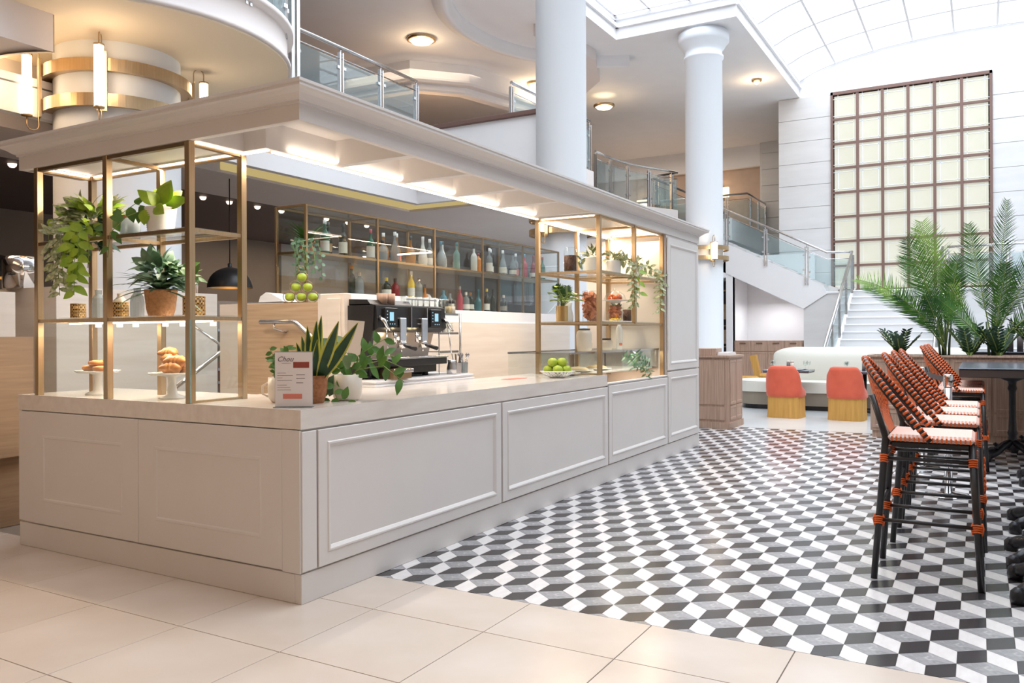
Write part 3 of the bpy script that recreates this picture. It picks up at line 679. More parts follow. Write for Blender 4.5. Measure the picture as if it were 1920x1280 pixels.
for k in range(5):
    x = 1.05 + .74*k; MB().box(x, x + .07, .04, .68, 2.70, 2.876).build('cross_fin', 'paintin', can)
MB().box(4.16, 4.24, .03, .70, 2.70, 2.876).build('cross_fin', 'paintin', can)
MB().box(.04, .40, .88, .95, 2.70, 2.876).build('cross_fin', 'paintin', can)
led = [(.50, 4.18, .715, .735), (.43, .45, .70, .93), (.06, .43, .915, .935), (.415, .435, 1.0, 2.50), (.06, .40, 2.52, 2.54), (4.26, 6.1, .715, .735), (4.22, 4.24, .10, .70), (6.105, 6.125, .10, .70)]
for x0, x1, y0, y1 in led: MB().box(x0, x1, y0, y1, 2.690, 2.70).build('light_strip', 'led', can)
area('canopy_strip_light', (2.34, .725, 2.68), 3.6, .03, 34, SOFTWARM)
area('canopy_strip_light_left', (.425, 1.75, 2.68), .03, 1.5, 34, SOFTWARM, (math.radians(25), 0, 0))
area('canopy_strip_light_right', (5.2, .70, 2.68), 1.8, .03, 30, (1.0, .76, .52))
area('canopy_strip_light_right_end', (6.09, .40, 2.66), .03, .6, 10, (1.0, .76, .52), (0, math.radians(35), 0))
area('cake_case_strip', (.235, 1.75, 1.585), .03, 1.5, 13, (1.0, .78, .56))
# small uplight along coffers
area('coffer_uplight', (2.34, .65, 2.72), 3.5, .02, 2.2, SOFTWARM, (math.radians(125), 0, 0))

# ---------------------------------------------------------------- brass shelf units
def post(b, x, y, z0, z1, s=.022): return b.box(x - s, x + s, y - s, y + s, z0, z1, .002)
ls = thing('display_shelf', 'brass and glass display shelving on the near corner end of the bar', 'shelf', (0, 0, 0))
YS = (.945, 1.76, 2.55); XS = (.03, .44)
for x in XS:
    for y in YS: post(MB(), x, y, 1.084, 2.70).build('post', 'brass', ls)
for z in (1.61, 2.155, 2.685):
    b = MB()
    for x in XS: b.box(x - .016, x + .016, YS[0], YS[2], z - .012, z + .012)
    for y in YS: b.box(XS[0], XS[1], y - .016, y + .016, z - .012, z + .012)
    b.build('shelf_frame', 'brass' if z < 2.6 else 'brassdk', ls)
    if z < 2.6:
        for k in (0, 1): MB().box(XS[0], XS[1], YS[k] + .02, YS[k+1] - .02, z + .013, z + .021).build('glass_shelf', 'glass', ls)
MB().box(XS[0], XS[1], .93, .96, 1.084, 1.098).build('bottom_rail', 'brass', ls)
for k in (0, 1): MB().box(.002, .008, YS[k] - (.02 if k == 0 else 0), YS[k+1] - .003, 1.086, 1.60).build('glass_pane', 'glass', ls)
MB().box(.002, .44, .918, .924, 1.086, 1.60).build('glass_pane', 'glass', ls)
MB().box(.0, .010, .914, .922, 1.086, 1.60).build('glass_edge', 'gedge', ls)
MB().box(.222, .250, 1.0, 2.50, 1.588, 1.598).build('light_strip', 'led', ls)
for y in (1.12, 1.42, 1.60, 1.92, 2.1, 2.35):
    tag(MB().lathe([(0.0, 1.565), (.02, 1.565), (.02, 1.59), (0, 1.59)], (.35, y, 0), 10).build('puck_light', 'spot', ls), 'small puck light')
rs = thing('display_shelf', 'brass open display shelving beside the tall white end wall', 'shelf', (0, 0, 0))
XR = (4.24, 5.20, 6.11); YR = (.055, .755)
for y in YR:
    for x in XR:
        z0 = 1.084 if x < 4.5 else (1.0 if y > .5 else (1.61 if x < 6 else .985))
        post(MB(), x, y, z0, 2.70).build('post', 'brass', rs)
for z in (1.61, 2.13, 2.685):
    b = MB()
    for y in YR: b.box(XR[0], XR[2], y - .014, y + .014, z - .012, z + .012)
    for x in (XR if z > 2 else (XR[0], XR[2])): b.box(x - .014, x + .014, YR[0], YR[1], z - .012, z + .012)
    b.build('shelf_frame', 'brass', rs)
    if z < 2.6:
        for k in (0, 1): MB().box(XR[k] + .02, XR[k+1] - .02, YR[0], YR[1], z + .013, z + .021).build('glass_shelf', 'glass', rs)
MB().box(4.26, 4.30, .05, .8, 1.084, 1.098).build('bottom_rail', 'brass', rs)

dc = thing('glass_food_case', 'low glass display case with plated food at the end of the bar', 'display case', (0, 0, 0))
MB().box(3.66, 6.10, .10, .78, 1.31, 1.318).build('glass_top', 'glass', dc)
MB().box(3.66, 6.10, .098, .104, 1.09, 1.31).build('glass_front', 'glass', dc)
MB().box(3.655, 3.661, .10, .78, 1.09, 1.31).build('glass_side', 'glass', dc)
MB().box(3.65, 6.11, .092, .104, 1.305, 1.322).box(3.65, 6.11, .77, .785, 1.305, 1.325).build('steel_edge', 'steel', dc)
MB().box(4.31, 6.12, .18, .78, 1.085, 1.10).build('deck', 'wceramic', dc)
MB().box(4.34, 6.12, .79, .80, 1.10, 1.30).box(6.08, 6.12, .12, .78, 1.10, 1.30).build('back_plate', 'steel', dc)
MB().box(4.33, 6.13, .04, .80, .80, .82).build('well_floor', 'ash', dc)
MB().box(4.33, 6.13, .78, .80, .82, 1.08).build('well_back', 'paint', dc)
area('food_case_light', (5.2, .14, 1.295), 1.6, .03, 6, (1.0, .85, .66))
area('food_well_fill', (5.2, .45, 1.07), 1.6, .3, 5, (1.0, .86, .68))  # added fill brightening the inside of the well, no lamp there

# ---------------------------------------------------------------- back bar
bb = thing('back_bar', 'white and pale wood back bar wall behind the espresso machine', 'bar counter', (0, 0, 0))
MB().box(1.80, 2.66, 2.0, 2.75, 0, 1.785).build('upstand', 'marble', bb); MB().box(2.661, 4.20, 2.0, 2.75, 0, 1.905).build('upstand', 'white', bb)
MB().box(4.20, 7.55, 2.0, 2.75, 0, 1.785).build('upstand', 'white', bb)
MB().box(2.3, 7.55, 1.985, 2.0, .95, 1.645).build('wood_panel', 'marble', bb)
MB().box(2.3, 7.55, 1.6, 2.0, 0, .9).build('under_counter', 'ash', bb)
MB().box(2.3, 7.55, 1.58, 2.0, .90, .94).build('worktop', 'taupe', bb)
pp = thing('wood_partition', 'pale wood partition with steel handrail left of the espresso machine', 'partition', (1.72, 1.18, 0))
MB().box(0, .05, .29, 1.13, 0, 1.775).build('wood_panel', 'ash', pp)
b = MB().box(-.02, .07, 0, .26, 0, 1.84, .006).box(-.035, -.02, .03, .17, .9, 1.80, .004).box(-.01, .06, .26, .29, 0, 1.80); b.build('moulded_end_post', 'marble', pp)
# its handrail
hr = MB().tube([(-.10, .86, 1.615), (-.10, .48, 1.615), (-.10, .44, 1.60), (-.08, .02, 1.30)], .020, 10)
hr.build('handrail', 'steel', pp); MB().tube([(-.10, .70, 1.60), (-.10, .70, 1.56), (-.03, .66, 1.53), (0.0, .66, 1.53)], .010, 8).lathe([(0, 0), (.03, 0), (.03, .01)], (-.012, .66, 1.53), 12).build('bracket', 'steel', pp)

case = thing('bottle_case', 'long glass case with thin brass frame standing on the back bar', 'display case', (0, 0, 0))
CXs = [2.21, 3.23, 4.24, 5.27, 6.30, 7.37]; CYs = (2.08, 2.45)
for i, x in enumerate(CXs):
    for y in CYs: post(MB(), x, y, 1.905 if 2.6 < x < 4.1 else 1.785, 2.70, .013).build('post', 'brassdk', case)
b = MB()
for y in CYs: b.box(CXs[0], CXs[-1], y - .010, y + .010, 2.685, 2.705)
for x in CXs: b.box(x - .01, x + .01, CYs[0], CYs[1], 2.685, 2.705)
b.build('top_frame', 'brassdk', case)
b = MB().box(CXs[0], CXs[-1], CYs[0] - .005, CYs[1], 2.255, 2.278)
b.build('shelf', 'brassdk', case)
for i in range(5):
    MB().box(CXs[i] + .015, CXs[i+1] - .015, 2.066, 2.070, 1.92 if i == 1 else 1.80, 2.68).build('glass_panel', 'glass', case)
    MB().box(CXs[i] + .015, CXs[i+1] - .015, CYs[0], CYs[1], 2.705, 2.709).build('glass_top', 'glass', case)
MB().box(CXs[0] - .012, CXs[0] - .008, CYs[0], CYs[1], 1.92, 2.68).build('glass_panel', 'glass', case)
MB().box(CXs[0], CXs[-1], CYs[1] + .012, CYs[1] + .016, 1.92, 2.69).build('glass_panel', 'glass', case)

# rear stair parapet walls (pale stone) left of the bar
rp = struct('wall_stair_parapet', MB().box(.97, 2.75, 3.9, 4.05, 0, 1.95).box(.97, 1.12, 4.05, 9.0, 0, 1.95).box(-9, .60, 3.88, 4.1, 0, 1.88), 'marble')
struct('wall_stair_block', MB().box(-.6, .42, 3.3, 3.86, .56, 1.50).box(-.6, .5, 3.4, 3.86, 0, .55), 'tanwood')
struct('wall_column_cladding', MB().box(2.1, 2.75, 5.9, 9.0, 0, 1.9), 'marble')
MB_ = MB().tube([(1.25, 3.0, .88), (2.06, 3.0, 1.367), (2.45, 3.0, 1.367)], .022, 10).tube([(1.95, 3.3, 1.60), (2.12, 3.05, 1.38)], .014, 8).tube([(1.25, 3.0, .88), (1.25, 3.0, 0)], .018, 8)
tag(MB_.build('steel_handrail', 'chrome'), 'sloping steel handrail behind the glass cake case', 'handrail')
sh = thing('service_shelves', 'dark steel service shelving with glassware behind the bar corner', 'shelving', (0, 0, 0))
MB().box(3.1, 4.3, 4.3, 4.35, 0, 1.9).build('back_panel', 'darkwall', sh)
for z in (.5, .95, 1.1, 1.55): MB().box(3.1, 4.3, 3.9, 4.3, z, z + .03).build('shelf', 'steel', sh)
MB().box(3.1, 4.3, 3.89, 3.9, 1.12, 1.30).build('wood_front', 'terra', sh)
k = 0
for z in (1.58, 1.33, 1.0):
    for i in range(9):
        r = random.uniform(.022, .032); h = random.uniform(.07, .13)
        o = MB().lathe([(r*.8, 0), (r, .005), (r, h), (r*.93, h), (r*.75, .01)], (0, 0, 0), 10).build('drinking_glass', random.choice(['glass', 'wceramic', 'glass', 'black']), None, (3.16 + .12*i + random.uniform(-.02, .02), 4.0 + random.uniform(-.04, .06), z))
        tag(o, '%s small glass or cup from the left on the %s of the service shelving' % (ORD[i], {1.58: 'top board', 1.33: 'middle board', 1.0: 'lower board'}[z]), 'glass', 'glassware on the service shelving')
# ================================================================ LAMPS
def ring_lamp(name, label, x, y, r, z, tubes, tl=.60, tr=.058, bands=(0.02, .43), bh=.125):
    t = thing(name, label, 'wall lamp', (x, y, z))
    for bz in bands:
        MB().lathe([(r + .09, bz), (r + .12, bz), (r + .12, bz + bh), (r + .09, bz + bh), (r + .09, bz)], (0, 0, 0), 72, smooth=False).lathe([(r, bz + .02), (r + .09, bz + .02), (r + .09, bz + .04), (r, bz + .04)], (0, 0, 0), 64, smooth=False).build('brass_band', 'brass', t)
    for a in tubes:
        c = Vector((math.cos(a), math.sin(a), 0)); R0 = r + .14; R1 = r + .14 + tr*2.4
        MB().obox(c*(R0 - .005) + U*(bands[0] + (bands[1] + bh - bands[0])/2), c, (-c.y, c.x, 0), U, .012, .05, (bands[1] + bh - bands[0])/2 + .06).build('back_plate', 'brass', t)
        zc = bands[0] + (bands[1] + bh - bands[0])/2 + .015
        MB().lathe([(0, -tl/2), (tr, -tl/2), (tr, tl/2), (0, tl/2)], c*R1 + U*zc, 16).build('light_tube', 'lamp', t)
        for s_ in (-1, 1):
            b = MB()
            b.lathe([(0, 0), (tr + .006, 0), (tr + .006, .018*s_), (0, .02*s_)], c*R1 + U*(zc + s_*tl/2), 16)
            pts = [c*R1 + U*(zc + s_*(tl/2 + .02))] + [c*(R1 - tr*1.2*(1 - math.cos(q))) + U*(zc + s_*(tl/2 + .10 + tr*1.2*math.sin(q))) for q in (0, .5, 1, 1.57, 2.1, 2.6, 3.14)] + [c*(R0 + .005) + U*(zc + s_*tl*.4)]
            b.tube(pts, .007, 6)
            b.build('brass_arm', 'brass', t)
    return t
va = math.atan2(-3.283 - CY, -3.364 - CX)
ring_lamp('column_lamp', 'brass double ring lamp with glowing tubes around the large left column', CX, CY, .64, 3.85, [va - .20, va + 1.6, va - 1.3], .61, .046, (0, .36), .13)
ring_lamp('column_lamp', 'brass ring lamp with glowing tubes on the far white column', 14.35, 1.98, .40, 3.08, [va + 1.0 + .9, va + 1.0 - 1.35, va + 3.3], .34, .055, (.0, .22), .09)
ring_lamp('column_lamp', 'brass ring lamp with a glowing tube on the middle column, above the canopy light strip', 8.3, 2.48, .40, 3.05, [va + .75 - 1.75, va + 3.0], .34, .055, (.0, .22), .09)
point('column_lamp_glow', (1.15, 5.05, 4.1), 4, WARM, .06); point('column_lamp_glow', (1.55, 4.05, 4.15), 5, WARM, .06)
point('bulkhead_glow', (13.8, 9.2, 6.6), 60, (1.0, .62, .32), .2)
point('recess_glow', (1.6, 6.0, 4.4), 4, (1.0, .72, .4), .2)
point('far_column_glow', (13.7, 1.6, 3.25), 5, WARM, .05)
def ceil_disc(x, y, z, r, label):
    t = thing('ceiling_lamp', label, 'ceiling lamp', (x, y, z))
    MB().lathe([(r + .05, 0), (r + .05, -.05), (r, -.07), (r, 0)], (0, 0, 0), 32).build('rim', 'brass', t)
    MB().lathe([(r, -.05), (r*.8, -.10), (r*.4, -.13), (0, -.14)], (0, 0, 0), 32).build('diffuser', 'disc', t)
    point('disc_glow', (x, y, z - .35), 18, (1.0, .72, .42), .15)
ceil_disc(11.47, 7.5, C1, .27, 'round glowing ceiling lamp on the ceiling above the balcony railing')
ceil_disc(17.6, 5.75, 7.84, .24, 'round glowing ceiling lamp above the curved railing')
ceil_disc(15.6, 6.85, C1, .16, 'small round ceiling lamp half hidden by the thick middle column')
ceil_disc(18.3, 1.75, C1, .08, 'tiny recessed ceiling lamp beside the rooflight edge')
for i, x in enumerate((4.9, 5.9, 6.45, 7.08, 7.66, 8.86, 9.49, 10.08, 2.81)):
    t = thing('downlight', ('%s downlight from the left in the row on the dark ceiling behind the bar' % ORD[i]) if i < 8 else 'lone downlight on the dark ceiling at the far left edge', 'downlight', (x, 7.93, Z1 + .01))
    MB().lathe([(0, -.055), (.03, -.05), (.05, -.03), (.055, 0)], (0, 0, 0), 14).build('lens', 'spot', t)
    MB().lathe([(.055, 0), (.07, -.004), (.072, 0)], (0, 0, 0), 14).build('rim', 'brassdk', t)
def pendant(x, y, zb, r, label):
    t = thing('pendant_lamp', label, 'pendant lamp', (x, y, zb))
    MB().lathe([(r*math.cos(a), r*math.sin(a)*.95) for a in [i*PI/2/10 for i in range(11)]], (0, 0, 0), 28).build('dome_shade', 'black', t)
    MB().lathe([(r*.97*math.cos(a), r*.92*math.sin(a)) for a in [i*PI/2/10 for i in range(11)]], (0, 0, 0), 28).build('gold_lining', 'gold', t)
    MB().tube([(0, 0, r*.95), (0, 0, Z1 - zb)], .008, 6).lathe([(.03, r*.9), (.03, r*1.1), (.01, r*1.15)], (0, 0, 0), 10).build('cord', 'black', t)
    point('pendant_bulb', (x, y, zb + .1), 6, WARM, .03)
pendant(5.0, 6.27, 2.20, .32, 'black dome pendant lamp hanging behind the bar between shelf and bottle case')
pendant(2.4, 7.6, 2.25, .32, 'black dome pendant lamp behind the lamp column, nearly hidden')
def sconce(x, y, z, label, sc=1.0):
    t = thing('wall_sconce', label, 'wall lamp', (x, y, z))
    MB().box(-.12, -.02, -.26*sc, .26*sc, -.2*sc, .2*sc, .01).build('shade', 'shade', t)
    MB().box(-.03, 0, -.05, .05, -.27*sc, .27*sc).build('bracket', 'brassdk', t)
    point('sconce_glow', (x - .3, y, z), 8, WARM, .1)
sconce(25.98, 4.75, 6.55, 'square fabric wall sconce on the beige mezzanine wall right of the far column', .9)
sconce(25.98, 7.75, 6.35, 'square wall lamp seen through the curved mezzanine railing', .95)
# mezzanine furniture
t = thing('dark_armchair', 'dark high-backed armchair behind the curved mezzanine railing', 'armchair', (18.3, 6.3, Z2))
MB().box(-.5, .5, -.4, .4, .2, .5, .06).build('seat', 'black', t); MB().box(-.5, .5, .25, .42, .4, 1.15, .06).build('backrest', 'black', t)
MB().box(-.45, .45, -.35, .35, 0, .2).build('base', 'tedge', t)
t = thing('side_console', 'brown wooden console on the far balcony', 'console', (24.3, 5.2, Z2))
MB().box(-.3, .3, -.9, .9, .55, .75).build('body', 'terra', t)
for sx in (-.25, .25):
    for sy in (-.85, .85): MB().box(sx - .03, sx + .03, sy - .03, sy + .03, 0, .55).build('leg', 'tedge', t)
t = thing('picture_frame', 'thin black frame standing on the far balcony', 'frame', (24.4, 5.0, 5.66))
MB().box(-.02, .02, -.5, .5, 0, .03).box(-.02, .02, -.5, -.47, 0, .4).box(-.02, .02, .47, .5, 0, .4).box(-.02, .02, -.5, .5, .37, .4).build('frame', 'black', t)
ex = MB().box(0, .3, 0, .04, 0, .18).box(.14, .16, .01, .03, -1.1, 0); tag(ex.build('exit_sign', 'greenexit', None, (20.6, 8.15, 6.0)), 'small green lit sign behind the left end of the curved railing', 'sign')
# bookcase glimpsed in dark opening under stairs
t = thing('dark_bookcase', 'dark recessed shelving in the slit between the far column and the alcove', 'shelving', (20.2, 3.6, 0))
MB().box(0, .05, -.9, .9, 0, 3.0).box(-.4, 0, -.9, -.85, 0, 3).box(-.4, 0, .85, .9, 0, 3).build('carcass', 'black', t)
for z in (.5, 1.1, 1.7, 2.3, 2.7): MB().box(-.4, 0, -.85, .85, z, z + .03).build('shelf', 'brassdk', t)
for z in (1.2, 1.9): MB().box(-.1, -.05, -.7, .7, z, z + .4).build('box_file', 'ash', t)

# ================================================================ DINING CORNER
def cabinet_front(t, x0, x1, z0, z1, y=None, x=None):
    L = [(0, 0), (0, .012), (.035, .012), (.045, .004), (.05, .004)]
    if y is not None: framed('panel', t, x0, x1, z0, z1, L, 'y', -1, y, 'oak')
    else: framed('panel', t, x0, x1, z0, z1, L, 'x', -1, x, 'oak')
hc = thing('host_cabinet', 'limed oak host stand cabinet at the far end of the bar', 'cabinet', (0, 0, 0))
# footprint: front faces camera; angled end
pc = [(9.5, 1.3), (9.40, .13), (10.20, .13), (10.35, 1.3)]
MB().prism(pc, 0.09, 1.12).build('body', 'oak', hc)
MB().prism([(9.46, 1.28), (9.38, .11), (10.22, .11), (10.38, 1.28)], 0, .10).build('plinth', 'oak', hc)
MB().prism([(9.46, 1.32), (9.37, .10), (10.23, .10), (10.40, 1.32)], 1.12, 1.15).build('top', 'oak', hc)
# -X face panels (slightly angled, treated as plane x=9.40)
def facep(z0, z1, y0, y1):
    f = lambda y: 9.40 + (y - .13)*.085 - .013
    MB().add([(f(y0), y0, z0), (f(y1), y1, z0), (f(y1), y1, z1), (f(y0), y0, z1), (f(y0) + .014, y0, z0), (f(y1) + .014, y1, z0), (f(y1) + .014, y1, z1), (f(y0) + .014, y0, z1)], [(3, 2, 1, 0), (0, 1, 5, 4), (1, 2, 6, 5), (2, 3, 7, 6), (3, 0, 4, 7)]).build('panel', 'oak', hc)
facep(.14, .34, .20, .72); facep(.38, 1.08, .20, .72); facep(.14, .34, .76, 1.25); facep(.38, 1.08, .76, 1.25)
for x0, x1 in ((9.44, 9.80), (9.83, 10.17)):
    cabinet_front(hc, x0, x1, .14, .36, y=.13); cabinet_front(hc, x0, x1, .38, 1.08, y=.13)
hb = MB().box(9.46, 9.80, .35, 1.1, 1.15, 1.26, .004); tag(hb.build('wooden_box', 'oak'), 'low wooden box standing on the host cabinet', 'box')
hb = MB().box(9.50, 9.95, .16, .34, 1.15, 1.18, .002).box(9.51, 9.94, .165, .335, 1.18, 1.20, .002); tag(hb.build('paper_stack', 'paper'), 'stack of white papers on the host cabinet corner', 'papers')

# curved banquette
bq = thing('banquette', 'long cream leather banquette with rounded back end', 'banquette', (0, 0, 0))
def capsule(x0, x1, y0, y1, r, n=10):   # rounded at y1 end
    pts = [(x0, y0), (x1, y0)]
    pts += [(x1 - r + r*math.cos(a), y1 - r + r*math.sin(a)) for a in [i*PI/2/n for i in range(n+1)]]
    pts += [(x0 + r + r*math.cos(a), y1 - r + r*math.sin(a)) for a in [PI/2 + i*PI/2/n for i in range(n+1)]]
    return pts
MB().prism(capsule(13.22, 14.6, -6.5, 1.0, .5), 0, .09).build('plinth', 'black', bq)
MB().prism(capsule(13.15, 14.65, -6.5, 1.1, .55), .09, .34).build('base', 'taupe', bq)
sm = MB().prism(capsule(13.12, 14.68, -6.5, 1.13, .58), .34, .52).prism(capsule(13.15, 14.6, -6.5, 1.10, .55), .515, .545)
sm.build('seat', 'cream', bq)
bk = MB(); n = 12; Y0b = .55
prof_ = [(-.02, .54), (-.05, .75), (-.02, 1.0), (.03, 1.13), (.12, 1.20), (.30, 1.21), (.36, 1.15), (.38, .54)]
vs = []; fs = []; rows = []
for y, k in [(-6.5, 1)] + [(.0 + .48*math.sin(a), a) for a in [i*PI/2/n for i in range(n+1)]]:
    a = k if y > -6 else 0; drop = .16*(1 - math.cos(a)) if y > -6 else 0
    w_ = math.cos(a)*1.0
    for p_, z_ in prof_:
        px = 14.05 + .17 + (p_ - .17)*max(w_, .15); pz = z_ if z_ < .6 else z_ - drop*(z_ - .54)/.66
        vs.append((px, y, pz))
m_ = len(prof_); nn_ = len(vs)//m_
for i in range(nn_ - 1):
    for j in range(m_ - 1): fs.append((i*m_+j, i*m_+j+1, (i+1)*m_+j+1, (i+1)*m_+j))
fs.append(tuple(range((nn_-1)*m_, nn_*m_))); fs.append(tuple(range(m_)))
bk.add(vs, fs, True).build('backrest', 'cream', bq)
bk = None
# sideboard in the alcove and yellow chairs
sb = thing('sideboard', 'limed oak sideboard with cup pulls in the alcove under the stairs', 'sideboard', (0, 0, 0))
MB().box(18.75, 19.3, .72, 2.48, 0, 1.30).build('body', 'oak', sb)
for i in range(4):
    y0 = .74 + i*.435; d_ = framed('drawer', sb, y0, y0 + .42, 1.02, 1.27, [(0, 0), (0, .012), (.02, .012)], 'x', -1, 18.75, 'oak')
    MB().box(18.715, 18.75, y0 + .13, y0 + .29, 1.22, 1.245).build('cup_pull', 'bronze', sb)
    framed('door', sb, y0, y0 + .42, .1, 1.0, [(0, 0), (0, .012), (.04, .012), (.05, .004)], 'x', -1, 18.75, 'oak')
def dchair(loc, label, rz):
    t = thing('dining_chair', label, 'chair', loc, 'mustard dining chairs at the alcove', rz)
    MB().box(-.25, .25, -.25, .22, .40, .50, .04).build('seat', 'mustard', t)
    b = MB(); b.prof([(-.03, .0), (.10, 0), (.22, .52), (.08, .55)], (-.24, .20, .42), (.24, .20, .42), (0, 1, 0)); b.build('backrest', 'mustard', t)
    for sx in (-.2, .2):
        for sy in (-.2, .18): MB().tube([(sx*.9, sy*.9, .40), (sx*1.1, sy*1.15, 0)], .016, 6).build('leg', 'black', t)
    return t
dchair((15.9, 1.45, 0), 'mustard dining chair beside the banquette end, the nearer of two', math.radians(8))
dchair((17.2, 1.25, 0), 'mustard dining chair behind the first one near the sideboard', math.radians(8))
t = thing('alcove_table', 'small dark table between the mustard chairs', 'table', (16.6, .55, 0))
MB().box(-.35, .35, -.35, .35, .72, .76, .006).build('top', 'tedge', t); MB().tube([(0, 0, 0), (0, 0, .72)], .04, 10).build('pedestal', 'iron', t)
pdish = thing('wicker_basket', 'round orange-brown wicker basket glimpsed behind the host cabinet', 'basket', (17.2, 2.9, 0))
MB().lathe([(.25, 0), (.33, .5), (.3, 1.0), (.33, 1.05)], (0, 0, 0), 16).build('body', 'basket', pdish)

# coral skirted chairs (seen from behind)
def skirt_chair(loc, label):
    t = thing('skirted_chair', label, 'chair', loc, 'coral skirted chairs at the banquette', math.radians(-4))
    # local: faces +X ; back at -X
    n = 48; vs = []; fs = []
    ring = []
    for i in range(n):
        a = 2*PI*i/n; q = 1/(abs(math.cos(a))**5 + abs(math.sin(a))**5)**(1/5); w_ = .008*math.sin(i*PI*.75)
        ring.append(((.27 + w_)*q*math.cos(a)*1.0, (.285 + w_)*q*math.sin(a)))
    for k, (z, s_) in enumerate(((0, 1.02), (.10, 1.0), (.385, .985))):
        for x, y in ring: vs.append((x*s_, y*s_, z))
    for k in range(2):
        for i in range(n): fs.append((k*n+i, k*n+(i+1) % n, k*n+n+(i+1) % n, k*n+n+i))
    MB().add(vs, fs, True).build('pleated_skirt', 'mustard', t)
    # seat cushion
    MB().prism([(x*.98, y*.98) for x, y in ring], .385, .47).build('seat', 'coral', t)
    # wrap back: U shaped in plan, high at the rear with sloping arms
    vs = []; fs = []; N = 28; H = 8
    for i in range(N + 1):
        a = PI - 1.95 + 3.9*i/N; s_ = abs(i/N - .5)*2
        q = 1/(abs(math.cos(a))**4 + abs(math.sin(a))**4)**(1/4)
        zt = .92 if s_ < .42 else (.92 - (.92 - .60)*min(1, (s_ - .42)/.22)**1.2 if s_ < .64 else .60 - .10*(s_ - .64)/.36)
        for j in range(H + 1):
            u = j/H; z = .375 + (zt - .375)*u; ro = 1 + .03*math.sin(PI*u) ; thin = .022*(1 if j in (0, H) else 1.5)
            for sg in (1, -1):
                rx = .265*ro + sg*thin; ry = .280*ro + sg*thin
                sh = .12*u*u if s_ < 10 else 0
                vs.append((rx*q*math.cos(a) - .04*u, ry*q*math.sin(a)*(1 - .14*u*(1 if s_ < .5 else .3)), z - (.015 if j == H and sg > 0 else 0)))
    W = (H + 1)*2
    for i in range(N):
        for j in range(H):
            for sg in (0, 1):
                a_, b_ = i*W + j*2 + sg, (i+1)*W + j*2 + sg
                fs.append((a_, b_, b_ + 2, a_ + 2))
        for j in (0, H): a_, b_ = i*W + j*2, (i+1)*W + j*2; fs.append((a_, a_ + 1, b_ + 1, b_))
    for i in (0, N):
        for j in range(H): a_ = i*W + j*2; fs.append((a_, a_ + 1, a_ + 3, a_ + 2))
    MB().add(vs, fs, True).build('backrest', 'coral', t)
    return t
skirt_chair((11.78, -.26, 0), 'coral velvet chair with mustard skirt, nearer the host cabinet')
skirt_chair((11.78, -1.28, 0), 'coral velvet chair with mustard skirt, nearer the woven bar stools')
# dining tables with settings
def dtable(loc, label, side):
    t = thing('dining_table', label, 'table', loc)
    MB().box(-.32, .32, -.42, .42, .775, .805, .006).build('top', 'ttop', t); MB().box(-.31, .31, -.41, .41, .755, .775).build('edge_band', 'tedge', t)
    MB().tube([(0, 0, .02), (0, 0, .76)], .035, 10).build('pedestal', 'iron', t)
    b = MB()
    for a in range(4):
        c = Vector((math.cos(a*PI/2 + .78), math.sin(a*PI/2 + .78), 0)); b.tube([c*.02 + U*.08, c*.2 + U*.06, c*.32 + U*.015], [.03, .022, .018], 6)
    b.build('foot', 'iron', t)
    zt = loc[2] + .805
    for sx, sy in ((-.17, -.2), (-.17, .2), (.15, -.22), (.15, .2)):
        o = MB().lathe([(0, .004), (.05, .004), (.10, .014), (.105, .016), (.05, 0), (0, 0)], (0, 0, 0), 20).build('dinner_plate', 'wceramic', None, (loc[0] + sx, loc[1] + sy, zt)); tag(o, 'white plate at the %s corner of the dining table %s' % ({(-.17, -.2): 'near right', (-.17, .2): 'near left', (.15, -.22): 'far right', (.15, .2): 'far left'}[(sx, sy)], side), 'plate', 'plates on the dining table ' + side)
        o = MB().lathe([(.03, 0), (.03, .003), (.004, .008), (.004, .075), (.03, .095), (.04, .13), (.032, .17), (.031, .17), (.038, .13), (.028, .098), (0, .08)], (0, 0, 0), 14).build('wine_glass', 'glass', None, (loc[0] + sx*.5 + .03, loc[1] + sy*1.55, zt)); tag(o, 'wine glass at the %s corner of the table %s' % ({(-.17, -.2): 'near right', (-.17, .2): 'near left', (.15, -.22): 'far right', (.15, .2): 'far left'}[(sx, sy)], side), 'glass', 'wine glasses on the dining table ' + side)
    for k, (dy, ma, nm, lb, ct) in enumerate(((.02, 'pepper', 'pepper_mill', 'tall grey mill', 'mill'), (-.05, 'salt', 'candle', 'pale pillar candle', 'candle'))):
        t2 = thing(nm, '%s on the dining table %s' % (lb, side), ct, (loc[0] + .05, loc[1] + dy, zt))
        MB().lathe([(0, 0), (.032, 0), (.032, .13), (0, .13)], (0, 0, 0), 14).build('body', ma, t2); MB().lathe([(0, .13), (.032, .13), (.032, .165), (0, .17)], (0, 0, 0), 14).build('top', 'salt', t2)
    return t
dtable((12.72, -.12, 0), 'dark topped dining table laid with plates, nearer the host cabinet', 'nearer the host cabinet')
dtable((12.72, -1.45, 0), 'dark topped dining table laid with plates, nearer the bar stools', 'nearer the bar stools')

